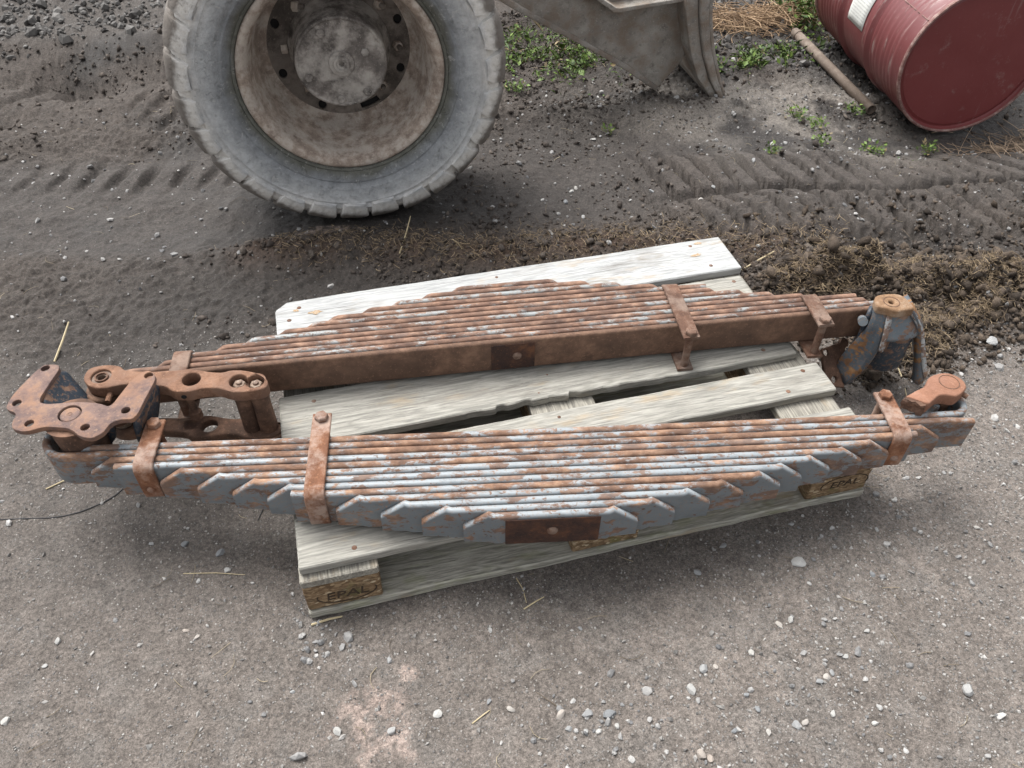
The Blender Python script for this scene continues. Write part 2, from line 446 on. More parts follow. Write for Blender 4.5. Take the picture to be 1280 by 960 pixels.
def tube_vf(pts, rad, seg=10, caps=True):
    pts = [Vector(p) for p in pts]
    rings = []
    up = None
    for i, p in enumerate(pts):
        d = (pts[min(i + 1, len(pts) - 1)] - pts[max(i - 1, 0)]).normalized()
        if up is None:
            up = Vector((0, 0, 1)) if abs(d.z) < 0.9 else Vector((1, 0, 0))
        x = d.cross(up).normalized(); y = x.cross(d).normalized(); up = y
        r = rad[i] if isinstance(rad, (list, tuple)) else rad
        rings.append([p + r * (math.cos(a) * x + math.sin(a) * y) for a in [2 * math.pi * k / seg for k in range(seg)]])
    return sweep(rings, True, caps)
def tube(name, pts, rad, mat, parent=None, seg=12):
    return new_obj(name, pydata(name, *tube_vf(pts, rad, seg)), parent, mat)
def lathe(name, prof, mat, parent=None, seg=96, axis='Y', ang=30, closed=False):
    """prof: (r, a) along the axis"""
    rings = []
    for k in range(seg):
        t = 2 * math.pi * k / seg
        if axis == 'Y':
            rings.append([(r * math.cos(t), a, r * math.sin(t)) for r, a in prof])
        else:
            rings.append([(r * math.cos(t), r * math.sin(t), a) for r, a in prof])
    n = len(prof); V = [p for r in rings for p in r]; F = []
    for i in range(seg):
        for j in range(n if closed else n - 1):
            a = i * n + j; b = i * n + (j + 1) % n; c = ((i + 1) % seg) * n + (j + 1) % n; d = ((i + 1) % seg) * n + j
            F.append((a, b, c, d))
    me = pydata(name, V, F, ang)
    bm = bmesh.new(); bm.from_mesh(me)
    bmesh.ops.remove_doubles(bm, verts=bm.verts, dist=1e-5)
    bmesh.ops.recalc_face_normals(bm, faces=bm.faces)
    bm.to_mesh(me); bm.free(); smooth(me, ang)
    return new_obj(name, me, parent, mat)
def catmull(P, per=4):
    out = []; n = len(P)
    for i in range(n):
        p0, p1, p2, p3 = [Vector((*P[(i + k - 1) % n], 0)) for k in range(4)]
        for j in range(per):
            t = j / per
            q = 0.5 * ((2 * p1) + (-p0 + p2) * t + (2 * p0 - 5 * p1 + 4 * p2 - p3) * t * t + (-p0 + 3 * p1 - 3 * p2 + p3) * t ** 3)
            out.append((q.x, q.y))
    return out
def chaikin(P, q=0.22, it=2):
    for _ in range(it):
        out = []
        for i in range(len(P)):
            a, b = P[i], P[(i + 1) % len(P)]
            out += [(a[0] * (1 - q) + b[0] * q, a[1] * (1 - q) + b[1] * q), (a[0] * q + b[0] * (1 - q), a[1] * q + b[1] * (1 - q))]
        P = out
    return P
def circle2(cx, cy, r, n=20, ry=None):
    ry = ry or r
    return [(cx + r * math.cos(2 * math.pi * k / n), cy + ry * math.sin(2 * math.pi * k / n)) for k in range(n)]
def plate(name, outline, holes, z0, z1, mat, parent=None, bev=0.003, ang=40):
    """flat plate with holes, between z0 and z1, edges rounded"""
    cu = bpy.data.curves.new(name, 'CURVE')
    cu.dimensions = '2D'; cu.fill_mode = 'BOTH'
    bev = min(bev, (z1 - z0) / 2.2)
    cu.extrude = (z1 - z0) / 2 - bev; cu.bevel_depth = bev; cu.bevel_resolution = 2; cu.offset = -bev
    for P in [outline] + list(holes):
        sp = cu.splines.new('POLY'); sp.points.add(len(P) - 1); sp.use_cyclic_u = True
        for q, p in zip(sp.points, P): q.co = (p[0], p[1], 0, 1)
    tmp = bpy.data.objects.new('tmp', cu); COL.objects.link(tmp)
    dg = bpy.context.evaluated_depsgraph_get()
    me = bpy.data.meshes.new_from_object(tmp.evaluated_get(dg))
    bpy.data.objects.remove(tmp); bpy.data.curves.remove(cu)
    me.name = name; me.materials.clear()
    me.transform(Matrix.Translation((0, 0, (z0 + z1) / 2)))
    bm = bmesh.new(); bm.from_mesh(me)
    bmesh.ops.remove_doubles(bm, verts=bm.verts, dist=1e-5)
    bm.to_mesh(me); bm.free()
    smooth(me, ang)
    return new_obj(name, me, parent, mat)
def box_me(name, sx, sy, sz, bev=0.002, seg=2):
    bm = bmesh.new()
    bmesh.ops.create_cube(bm, size=1)
    bmesh.ops.scale(bm, vec=(sx, sy, sz), verts=bm.verts)
    if bev: bmesh.ops.bevel(bm, geom=bm.edges[:], offset=bev, segments=seg, affect='EDGES', profile=0.5)
    me = bpy.data.meshes.new(name); bm.to_mesh(me); bm.free(); smooth(me, 40)
    return me
def hexhead(name, r, h, mat, parent, loc, rot=(0, 0, 0)):
    rings = [[(rr * math.cos(k * math.pi / 3), rr * math.sin(k * math.pi / 3), z) for k in range(6)] for rr, z in ((r, 0), (r, h * 0.8), (r * 0.86, h))]
    return new_obj(name, pydata(name, *sweep(rings), ang=25), parent, mat, loc, rot)
def dome_me(name, r, h, seg=12):
    rings = [[(r * math.cos(a) * math.cos(t), r * math.cos(a) * math.sin(t), h * math.sin(a)) for t in [2 * math.pi * k / seg for k in range(seg)]] for a in (0, 0.5, 0.95, 1.3)]
    return pydata(name, *sweep(rings), ang=60)

# ------------------------------------------------------------------ noise for the terrain
def _hash(ix, iy, seed):
    h = (ix.astype(np.int64) * 374761393 + iy.astype(np.int64) * 668265263 + seed * 1442695041) & 0xFFFFFFFF
    h = ((h ^ (h >> 13)) * 1274126177) & 0xFFFFFFFF
    h = h ^ (h >> 16)
    return (h & 0xFFFF) / 65535.0
def vn(x, y, f, seed=0):
    c, s = math.cos(seed * 1.3), math.sin(seed * 1.3)
    u = (x * c - y * s) * f + seed * 17.3; v = (x * s + y * c) * f - seed * 9.1
    iu = np.floor(u); iv = np.floor(v); a = u - iu; b = v - iv
    a = a * a * (3 - 2 * a); b = b * b * (3 - 2 * b)
    return (_hash(iu, iv, seed) * (1 - a) + _hash(iu + 1, iv, seed) * a) * (1 - b) + (_hash(iu, iv + 1, seed) * (1 - a) + _hash(iu + 1, iv + 1, seed) * a) * b
def fbm(x, y, f, o=4, seed=0, g=0.5):
    t = 0; amp = 1; tot = 0
    for k in range(o):
        t = t + amp * vn(x, y, f * 2 ** k, seed + k * 3 + 1); tot += amp; amp *= g
    return t / tot
def sst(v, a, b):
    t = np.clip((v - a) / (b - a), 0, 1); return t * t * (3 - 2 * t)
def blob(x, y, cx, cy, rx, ry=None, rot=0.0):
    ry = ry or rx; c, s = math.cos(rot), math.sin(rot)
    u = ((x - cx) * c + (y - cy) * s) / rx; v = (-(x - cx) * s + (y - cy) * c) / ry
    return np.exp(-(u * u + v * v))
def seg_dist(x, y, P):
    d = np.full(np.shape(x), 9.0)
    for (ax, ay), (bx, by) in zip(P[:-1], P[1:]):
        vx, vy = bx - ax, by - ay
        t = np.clip(((x - ax) * vx + (y - ay) * vy) / (vx * vx + vy * vy), 0, 1)
        d = np.minimum(d, np.hypot(x - ax - t * vx, y - ay - t * vy))
    return d
RIDGE = [(-0.05, 1.25), (0.25, 1.20), (0.45, 1.12), (0.65, 1.06), (0.95, 1.02), (1.20, 0.98), (1.38, 0.90), (1.6, 0.86)]
def masks(x, y):
    """where the yard floor is trodden, rutted, muddy or gravelly"""
    wob = 0.16 * (fbm(x, y, 2.2, 3, 40) - 0.5)
    m = {}
    yy = y + 0.12 * (x - 0.5) + wob
    m['rut'] = sst(yy, 1.22, 1.32) * (1 - sst(yy, 1.75, 1.92))
    m['rough'] = sst(y + 0.18 * x + 2 * wob, 0.62, 1.0)                     # behind the pallet
    m['ridge'] = np.exp(-(seg_dist(x, y, RIDGE) / 0.075) ** 2)
    m['mound'] = np.clip(blob(x, y, 1.54, 0.67, 0.22, 0.10, -0.2) + blob(x, y, 1.88, 0.55, 0.20, 0.13) + 0.8 * blob(x, y, 1.58, 0.45, 0.18, 0.13) + 0.6 * blob(x, y, 2.2, 0.48, 0.25, 0.11) + 0.35 * (fbm(x, y, 7, 3, 44) - 0.5) * blob(x, y, 1.7, 0.6, 0.5, 0.35), 0, 1.2)
    m['ribs'] = sst(x, 1.10, 1.45) * sst(y + 0.2 * (x - 1.7), 0.84, 0.94) * (1 - sst(y + 0.2 * (x - 1.7), 1.36, 1.5))
    m['pale'] = np.clip(blob(x, y, 1.55, 1.78, 0.40, 0.20, -0.3) + blob(x, y, 2.0, 1.46, 0.32, 0.16, -0.3) + blob(x, y, 2.1, 1.8, 0.3, 0.2), 0, 1)
    m['gravel'] = np.clip(0.7 * sst(y - 0.02 * x + wob, 2.75, 3.1) * (1 - sst(x, 0.4, 0.9)) + blob(x, y, 2.15, 2.35, 0.5, 0.25) + sst(y, 2.5, 2.8) * sst(x, 1.6, 2.0), 0, 1)
    m['track2'] = sst(yy, 1.95, 2.02) * (1 - sst(yy, 2.42, 2.5)) * (1 - sst(x, 0.2, 0.5))
    m['pink'] = np.clip(sst(blob(x, y, 0.10, -0.23, 0.085, 0.10) + 1.1 * (fbm(x, y, 26, 5, 77, 0.65) - 0.5), 0.30, 0.95) + 0.7 * sst(blob(x, y, 0.15, 1.33, 0.15, 0.05) + 0.4 * (fbm(x, y, 30, 3, 78) - 0.5), 0.4, 0.7)
                        + 0.6 * sst(blob(x, y, 0.165, -0.155, 0.022) + 0.5 * (fbm(x, y, 40, 3, 79) - 0.5), 0.45, 0.7), 0, 1)
    m['damp'] = np.clip(sst(fbm(x, y, 1.5, 4, 31), 0.46, 0.62) * m['rough'] + 0.5 * blob(x, y, 0.1, 1.1, 0.5, 0.25) + 0.7 * blob(x, y, -0.35, 0.75, 0.5, 0.45) + blob(x, y, 0.3, 1.36, 0.5, 0.08), 0, 1)
    return m
def H(x, y, m=None):
    x = np.asarray(x, float); y = np.asarray(y, float)
    m = m or masks(x, y)
    h = 0.010 * (fbm(x, y, 2.0, 2, 1) - 0.5) + 0.004 * (fbm(x, y, 14, 3, 2) - 0.5)
    fore = 1 - m['rough']
    h = h + fore * 0.0035 * (fbm(x, y, 55, 3, 3, 0.6) - 0.5)
    crumb = np.abs(fbm(x, y, 34, 3, 4, 0.62) - 0.5) * 2
    h = h + m['rough'] * (0.022 * (fbm(x, y, 9, 3, 5) - 0.5) + 0.020 * (crumb - 0.35) * (1 - 0.8 * m['rut']) + 0.006 * (fbm(x, y, 75, 2, 6) - 0.5))
    h = h - 0.020 * m['rut'] * m['rough']
    yy = y + 0.12 * (x - 0.5)
    h = h + 0.018 * np.exp(-((yy - 1.95 - 0.08 * (fbm(x, y, 4, 2, 9) - 0.5)) / 0.06) ** 2) * (0.4 + fbm(x, y, 12, 3, 10))
    # tyre bars pressed into the mud
    ph = (x + 0.12 * (y - 1.1) + 0.030 * (fbm(x, y, 5, 2, 12) - 0.5)) / 0.079
    bars = sst(np.abs((ph % 1.0) - 0.5), 0.13, 0.22) * (1 - 0.45 * np.exp(-((y + 0.2 * (x - 1.7) - 1.17 - 0.02 * np.sin(9 * x)) / 0.018) ** 2))
    keep = 0.7 + 0.3 * sst(fbm(x, y, 3.5, 2, 13), 0.30, 0.5)
    h = h + m['ribs'] * keep * (0.090 * (bars - 0.6))
    ph2 = (x - 0.45 * (y - 1.85) + 0.02 * (fbm(x, y, 6, 2, 14) - 0.5)) / 0.105
    left = blob(x, y, -0.40, 1.80, 0.55, 0.075, -0.15) + 0.8 * m['track2'] * sst(fbm(x, y, 3, 2, 15), 0.5, 0.65)
    h = h + left * 0.028 * (sst(np.abs((ph2 % 1.0) - 0.5), 0.05, 0.3) - 0.6)
    ph3 = (x + 0.15 * (y - 1.4)) / 0.17
    mid = blob(x, y, 0.95, 1.28, 0.35, 0.13)
    h = h - mid * 0.010 * np.exp(-(((ph3 % 1.0) - 0.5) / 0.05) ** 2)
    # pushed-up mud, pit, bank
    h = h + m['ridge'] * (0.022 + 0.030 * (fbm(x, y, 16, 4, 16, 0.6) - 0.4))
    h = h + m['mound'] * (0.055 + 0.19 * (fbm(x, y, 9, 5, 17, 0.68) - 0.42)) + 0.055 * (blob(x, y, 1.45, 0.66, 0.06, 0.05) + blob(x, y, 1.60, 0.66, 0.06, 0.05) + 1.2 * blob(x, y, 1.87, 0.53, 0.075, 0.06) + 0.7 * blob(x, y, 2.05, 0.52, 0.05, 0.04)) * (0.6 + 0.8 * fbm(x, y, 20, 3, 19))
    h = h - 0.09 * blob(x, y, -0.72, 2.58, 0.20, 0.10, -0.35) + 0.09 * blob(x, y, -0.30, 2.75, 0.30, 0.13, -0.3) + 0.05 * blob(x, y, -0.9, 2.95, 0.5, 0.16)
    h = h - 0.045 * sst(x, 1.9, 2.3) * sst(y, 1.0, 1.4)
    h = h + m['gravel'] * 0.012 * (fbm(x, y, 40, 2, 18) - 0.5)
    # bedded flat where the pallet and wheel stand
    px = np.maximum(np.maximum(-x, x - 1.2), np.maximum(-y, y - 0.8))
    ins = 1 - sst(px, 0.0, 0.07)
    h = h * (1 - ins) + np.minimum(h, -0.003) * ins
    wc = blob(x, y, 0.27, 1.53, 0.20, 0.12)
    h = h - 0.014 * wc
    return h

# ------------------------------------------------------------------ ground
def axis(a0, a1, step, lo, hi, grow=1.09):
    core = list(np.arange(a0, a1, step))
    s = step; v = a1
    up = []
    while v < hi:
        up.append(v); s *= grow; v += s
    up.append(hi)
    s = step; v = a0 - step; dn = []
    while v > lo:
        dn.append(v); s *= grow; v -= s
    dn.append(lo)
    return np.array(dn[::-1] + core + up)
gx = axis(-1.25, 2.75, 0.0062, -90, 90)
gy = axis(-0.65, 2.1, 0.0062, -90, 90, 1.035)
GX, GY = np.meshgrid(gx, gy)
fx, fy = GX.ravel(), GY.ravel()
far = sst(np.hypot(fx - 0.8, fy - 1.0), 5, 9)
mk = masks(fx, fy)
hz = H(fx, fy, mk) * (1 - far)
nx, ny = len(gx), len(gy)
idx = np.arange(nx * ny).reshape(ny, nx)
quads = np.stack([idx[:-1, :-1], idx[:-1, 1:], idx[1:, 1:], idx[1:, :-1]], -1).reshape(-1, 4)
def soil_shade_color(x, y, m):
    n = fbm(x, y, 3.0, 4, 50)[:, None]; n2 = fbm(x, y, 22, 4, 51)[:, None]
    A = lambda c: np.array(c)[None, :]
    c = A((0.158, 0.137, 0.121)) * (0.80 + 0.4 * n)
    c = c * (1 - 0.35 * sst(n2, 0.5, 0.7)) + A((0.20, 0.185, 0.17)) * 0.30 * sst(n2, 0.5, 0.7)
    mix = lambda c, k, t: c * (1 - np.clip(k, 0, 1)[:, None]) + A(t) * np.clip(k, 0, 1)[:, None]
    c = mix(c, 0.62 * blob(x, y, -0.32, 0.30, 0.34, 0.26) + 0.4 * blob(x, y, 0.55, -0.02, 0.5, 0.09, -0.05), (0.10, 0.088, 0.080))  # painted shade under the front spring's left end and along the pallet front
    c = mix(c, 0.88 * m['rough'], (0.054, 0.045, 0.039))
    c = mix(c, 0.9 * m['damp'], (0.021, 0.018, 0.016))
    c = mix(c, 0.55 * m['rut'] * m['rough'], (0.040, 0.035, 0.032))
    c = mix(c, 0.8 * m['ridge'] * sst(fbm(x, y, 8, 2, 53), 0.25, 0.6), (0.066, 0.042, 0.029))
    c = mix(c, 0.95 * np.clip(m['mound'] * 1.6, 0, 1), (0.062, 0.045, 0.033))
    c = mix(c, 0.6 * m['ribs'], (0.075, 0.062, 0.053))
    c = mix(c, 0.75 * m['pale'] * sst(fbm(x, y, 6, 4, 55), 0.3, 0.6), (0.20, 0.178, 0.155))
    c = mix(c, 0.75 * m['gravel'], (0.072, 0.066, 0.061))
    c = mix(c, 0.75 * m['pink'] * sst(fbm(x, y, 70, 3, 56, 0.7), 0.34, 0.62), (0.37, 0.29, 0.25))
    return c
gcol = soil_shade_color(fx, fy, mk)
gme = fast_mesh('ground', np.stack([fx, fy, hz], 1), quads, gcol)
add_float(gme, np.clip(mk['damp'] + 0.5 * mk['rut'] * mk['rough'], 0, 1), 'Wet')
add_float(gme, np.clip(1 - 0.75 * mk['rough'] + 0.6 * mk['pale'] + mk['gravel'], 0, 1), 'Grit')
gme.polygons.foreach_set('use_smooth', np.ones(len(quads), bool))
ground = new_obj('ground', gme, None, 'ground')
tag(ground, kind='structure', label='rutted grey brown yard dirt with tyre tracks and damp mud')

# ------------------------------------------------------------------ pallet
pallet = empty('wooden_pallet', (0, 0, 0))
tag(pallet, 'weathered grey wooden pallet carrying the two rusty leaf springs', 'pallet')
def plank_me(name, L, W, T, seed, wear=0.0012, splinter=0.0, bow=0.0, n=60, dog=(0, 0)):
    """plank along X from 0..L, Y 0..W, Z 0..T with worn, uneven edges; dog = clipped corners (length, left end)"""
    r = random.Random(seed)
    ph = [r.uniform(0, 6.28) for _ in range(12)]
    def wob(s, k, f): return math.sin(s * f + ph[k]) * 0.6 + math.sin(s * f * 2.7 + ph[(k + 3) % 12]) * 0.3 + r.uniform(-0.35, 0.35)
    kx, kv = [0.0], [0.5]
    while kx[-1] < L:
        st_ = r.uniform(0.003, 0.03); kx.append(kx[-1] + st_); kv.append(r.random() ** 1.3)
        if r.random() < 0.35: kx.append(kx[-1] + 0.0015); kv.append(r.random())
    def knot(s_): return float(np.interp(s_, kx, kv))
    rings = []; ch = 0.0025
    xs = [0.0, 0.003] + [L * (i + 0.5) / n for i in range(n)] + [L - 0.003, L]
    for i, s in enumerate(xs):
        e0 = wear * wob(s, 0, 17); e1 = wear * wob(s, 1, 14)
        if splinter and 0.30 * L < s < 0.75 * L:
            e0 += splinter * math.sin(math.pi * (s / L - 0.30) / 0.45) * knot(s)
        z = bow * math.sin(math.pi * s / L) + wear * 0.4 * wob(s, 2, 9)
        ex = 0.0022 if i in (0, len(xs) - 1) else 0
        cut = max(0.0, dog[0] - s) if dog[0] else 0
        y0, y1, z0, z1 = e0 + ex, W + e1 - ex - cut * dog[1], z + ex, z + T - ex
        rings.append([(s, y0 + ch, z0), (s, y1 - ch, z0), (s, y1, z0 + ch), (s, y1, z1 - ch), (s, y1 - ch, z1), (s, (y0 + y1) / 2, z1 + wear * 0.3 * r.uniform(-1, 1)), (s, y0 + ch, z1), (s, y0, z1 - ch), (s, y0, z0 + ch)])
    return pydata(name, *sweep(rings), ang=28)
nail_me = dome_me('nail', 0.0056, 0.0012, 10)
nail_me.materials.append(MT['clip_dark'])
boards = [  # y0, width, x shift, material, splinter, seed, dogear
    (0.656, 0.146, 0.000, 'wood_white', 0, 1, (0.030, 0.9)), (0.545, 0.085, -0.006, 'wood_grey', 0, 2, (0, 0)),
    (0.322, 0.150, -0.008, 'wood_grey', 0.014, 3, (0, 0)), (0.192, 0.092, 0.006, 'wood_grey', 0, 4, (0, 0)),
    (0.021, 0.117, 0.004, 'wood_grey', 0, 5, (0, 0))]
for y0, W, xs, mt, spl, sd_, dog in boards:
    b = new_obj('deck_board', plank_me('deck_board', 1.2 - (0.014 if sd_ in (2, 3) else 0), W, 0.0218, sd_, splinter=spl, bow=0.0008, dog=dog, n=220 if spl else 60), pallet, mt, (xs, y0, 0.1222))
    for cx in (0.07, 0.6, 1.13):
        for fy_ in ((0.2, 0.78) if W < 0.12 else (0.17, 0.5, 0.83)):
            if fy_ == 0.5 and random.random() < 0.5: continue
            nl = new_obj('nail', nail_me, b, None, (cx + random.uniform(-0.045, 0.045), W * fy_ + random.uniform(-0.006, 0.006), 0.0218))
def stain_me(seed):
    r = random.Random(seed)
    V = [(0, 0, 0.0003)] + [((1 + 0.35 * r.uniform(-1, 1)) * math.cos(k * 0.3927), (1 + 0.35 * r.uniform(-1, 1)) * math.sin(k * 0.3927), 0.0003) for k in range(16)]
    return pydata('rust_stain', V, [(0, k + 1, (k + 1) % 16 + 1) for k in range(16)], 0)
first = [o for o in pallet.children if o.name == 'deck_board'][0]
for k, (x, y, sx, sy) in enumerate(((1.130, 0.785, 0.010, 0.005), (1.103, 0.736, 0.016, 0.006), (0.096, 0.744, 0.015, 0.007), (0.05, 0.762, 0.007, 0.005))):
    o = new_obj('rust_stain', stain_me(k), first, 'stain', (x, y - 0.656, 0.0224)); o.scale = (sx, sy, 1)
for x0 in (0.0, 0.5275, 1.055):
    m_ = plank_me('cross_board', 0.79, 0.145, 0.0216, int(x0 * 100) + 20)
    o = new_obj('cross_board', m_, pallet, 'wood_dull', (x0 + 0.145, 0.005, 0.1002), (0, 0, R(90)))
for k, y0 in enumerate((0.0, 0.3275, 0.70)):
    m_ = plank_me('runner_board', 1.2, 0.1 if k != 1 else 0.145, 0.0216, 40 + k, wear=0.0018)
    new_obj('runner_board', m_, pallet, 'wood_moss', (0, y0, 0.0))
def block_me(name, sx, sy, sz, seed):
    bm = bmesh.new()
    bmesh.ops.create_cube(bm, size=1)
    bmesh.ops.scale(bm, vec=(sx, sy, sz), verts=bm.verts)
    bmesh.ops.bevel(bm, geom=bm.edges[:], offset=0.005, segments=2, affect='EDGES', profile=0.5)
    bmesh.ops.subdivide_edges(bm, edges=[e for e in bm.edges if e.calc_length() > 0.03], cuts=9, use_grid_fill=True)
    r = random.Random(seed)
    for v in bm.verts:
        v.co += Vector((r.uniform(-1, 1), r.uniform(-1, 1), r.uniform(-1, 1))) * 0.0007
    me = bpy.data.meshes.new(name); bm.to_mesh(me); bm.free(); smooth(me, 50)
    return me
def text_me(name, body, size, depth, shear=0.0):
    cu = bpy.data.curves.new(name, 'FONT')
    cu.body = body; cu.size = size; cu.extrude = depth; cu.align_x = 'CENTER'; cu.align_y = 'CENTER'; cu.shear = shear; cu.resolution_u = 3
    tmp = bpy.data.objects.new('tmp', cu); COL.objects.link(tmp)
    me = bpy.data.meshes.new_from_object(tmp.evaluated_get(bpy.context.evaluated_depsgraph_get()))
    bpy.data.objects.remove(tmp); bpy.data.curves.remove(cu); me.materials.clear()
    return me
def ring_me(name, rx, rz, a0, a1, wd, n=50):
    V = []; F = []
    for i in range(n + 1):
        a = a0 + (a1 - a0) * i / n
        for k in (-1, 1):
            for d in (0.0, 0.0012):
                V.append(((rx + k * wd) * math.cos(a), (rz + k * wd) * math.sin(a), d))
        if i:
            p, q = (i - 1) * 4, i * 4
            F += [(p + 1, q + 1, q + 3, p + 3), (p, p + 1, q + 1, q), (p + 2, q + 2, q + 3, p + 3)]
    return pydata(name, V, F, 0)
for x0 in (0.0, 0.5275, 1.055):
    for k, (y0, sy) in enumerate(((0.004, 0.096), (0.3275, 0.145), (0.70, 0.098))):
        b = new_obj('block', block_me('block', 0.143, sy, 0.0778, int(x0 * 1000) + k), pallet, 'block', (x0 + 0.0725, y0 + sy / 2, 0.0610))
        if k == 0 and x0 != 0.5275:
            left = x0 == 0.0
            f = new_obj('stamp_lettering', text_me('stamp_lettering', 'EPAL', 0.040 if left else 0.034, 0.0006, 0.1), b, 'stamp',
                        (0.006 if left else 0.012, -sy / 2 - 0.0005, -0.004 if left else -0.002), (R(90), 0, 0))
            f.scale = (0.95, 0.82, 1)
            a0, a1 = (R(165), R(375)) if left else (R(-20), R(200))
            new_obj('stamp_oval', ring_me('stamp_oval', 0.056, 0.026, a0, a1, 0.0011), b, 'stamp', (0.006 if left else 0.012, -sy / 2 + 0.0002, -0.002), (R(90), 0, 0))

# ------------------------------------------------------------------ leaf springs
ZB, ZT = 0.153, 0.239
PITCH, TH = 0.0164, 0.0147
LEFT = [None, None, .872, .815, .734, .661, .593, .526, .475, .396, .313, .238, .162]
RIGHT = [None, .872, .80, .737, .683, .622, .552, .491, .444, .368, .300, .23, .158]
def leaf_me(i, eye_l, eye_r):
    t = (13 - i + 0.5) * PITCH
    rr = random.Random(i * 7 + int(eye_l * 100))
    a = TH / 2
    path = []           # (s, t, ztop, zbot)
    def camber(s): return -0.004 * (1 - (s / 0.9) ** 2)
    def arc(cs, ct, rad, a0, a1, n=14): return [(cs + rad * math.cos(a0 + (a1 - a0) * k / n), ct + rad * math.sin(a0 + (a1 - a0) * k / n)) for k in range(n + 1)]
    if i == 1:
        rad = 0.030
        p = list(reversed(arc(-eye_l, t + rad, rad, R(270), R(-20))))
        p += [(s, t + camber(s)) for s in np.linspace(-eye_l + 0.03, eye_r - 0.03, 24)]
        p += arc(eye_r, t + rad, rad, R(-90), R(200))
        path = [(s, tt, ZT, ZB) for s, tt in p]
    else:
        l, r = LEFT[i - 1], RIGHT[i - 1]
        if i == 2:
            rad = 0.030 + PITCH + 0.001
            tc = (13 - 1 + 0.5) * PITCH + 0.030
            p = list(reversed(arc(-eye_l - 0.012, tc, rad, R(270), R(150), 12)))
            p = [(s, tt) for s, tt in p]
            path += [(s, tt, ZT, ZB) for s, tt in p]
            l = eye_l
        chl = 0.046
        drop = 0.034
        bl = i in (4,); blunt_l = i in (4, 9); blunt_r = i in (4,)
        if i != 2:
            if blunt_l: path.append((-l, t, ZT, ZB))
            else: path += [(-l, t, ZT - drop, ZB + 0.006), (-l + chl, t, ZT, ZB)]
        s0, s1 = -l + chl + 0.01, r - chl - 0.01
        path += [(s, t + camber(s), ZT, ZB) for s in np.linspace(s0, s1, max(6, int((s1 - s0) / 0.06)))]
        if i == 2: path.append((r, t, ZT - 0.006, ZB + 0.002))
        elif blunt_r: path.append((r, t, ZT, ZB))
        else: path += [(r - chl, t, ZT, ZB), (r, t, ZT - drop, ZB + 0.006)]
    rings = []
    for k, (s, tt, zt, zb) in enumerate(path):
        p0 = path[max(k - 1, 0)]; p1 = path[min(k + 1, len(path) - 1)]
        d = Vector((p1[0] - p0[0], p1[1] - p0[1])); d.normalize()
        nx_, ny_ = -d.y, d.x
        ring = []
        ra = a * 1.0
        sq = 0.92
        for th in (0, 22, 45, 68, 90, 112, 135, 158, 180):
            c_, s_ = math.cos(R(th)), math.sin(R(th))
            o_ = a * math.copysign(abs(c_) ** sq, c_) if abs(c_) > 1e-6 else 0
            ring.append((s + nx_ * o_, tt + ny_ * o_, zt - ra + ra * s_ ** 0.8 if s_ > 0 else zt - ra))
        for th in (180, 202, 225, 248, 270, 292, 315, 338, 360):
            c_, s_ = math.cos(R(th)), math.sin(R(th))
            o_ = a * math.copysign(abs(c_) ** sq, c_) if abs(c_) > 1e-6 else 0
            ring.append((s + nx_ * o_, tt + ny_ * o_, zb + ra - ra * abs(s_) ** 0.8))
        rings.append(ring)
    me = pydata('leaf', *sweep(rings), ang=45)
    ew = [0.25, 0.8, 1, 1, 1, 1, 1, 0.8, 0.25] * 2
    add_float(me, np.array(ew * len(rings)), 'Edge')
    return me
def strap_me(tf, tb, zt, zb, wid, th=0.0075, rad=0.014):
    """flat strap bent round the leaves: over the top from tb to tf, down the front, back under"""
    P = [(tb - 0.0, zt), (tb * 0.5 + tf * 0.5, zt)]
    P += [(tf + rad - rad * math.sin(R(a)), zt - rad + rad * math.cos(R(a))) for a in (0, 22, 45, 68, 90)]
    P += [(tf, (zt + zb) / 2)]
    P += [(tf + rad - rad * math.cos(R(a)), zb + rad - rad * math.sin(R(a))) for a in (0, 22, 45, 68, 90)]
    P += [(tb * 0.5 + tf * 0.5, zb), (tb, zb)]
    rings = []
    for k, (t, z) in enumerate(P):
        p0 = P[max(k - 1, 0)]; p1 = P[min(k + 1, len(P) - 1)]
        d = Vector((p1[0] - p0[0], p1[1] - p0[1])).normalized()
        nt, nz = d.y, -d.x          # outward normal
        if k == 0 or k == len(P) - 1: d = d
        w2 = wid / 2; c = 0.0016
        q = [(-w2 + c, 0), (w2 - c, 0), (w2, c), (w2, th - c), (w2 - c, th), (-w2 + c, th), (-w2, th - c), (-w2, c)]
        rings.append([(s, t + nt * o, z + nz * o) for s, o in q])
    return pydata('strap', *sweep(rings), ang=40)
rivet_me = dome_me('rivet', 0.0085, 0.004)
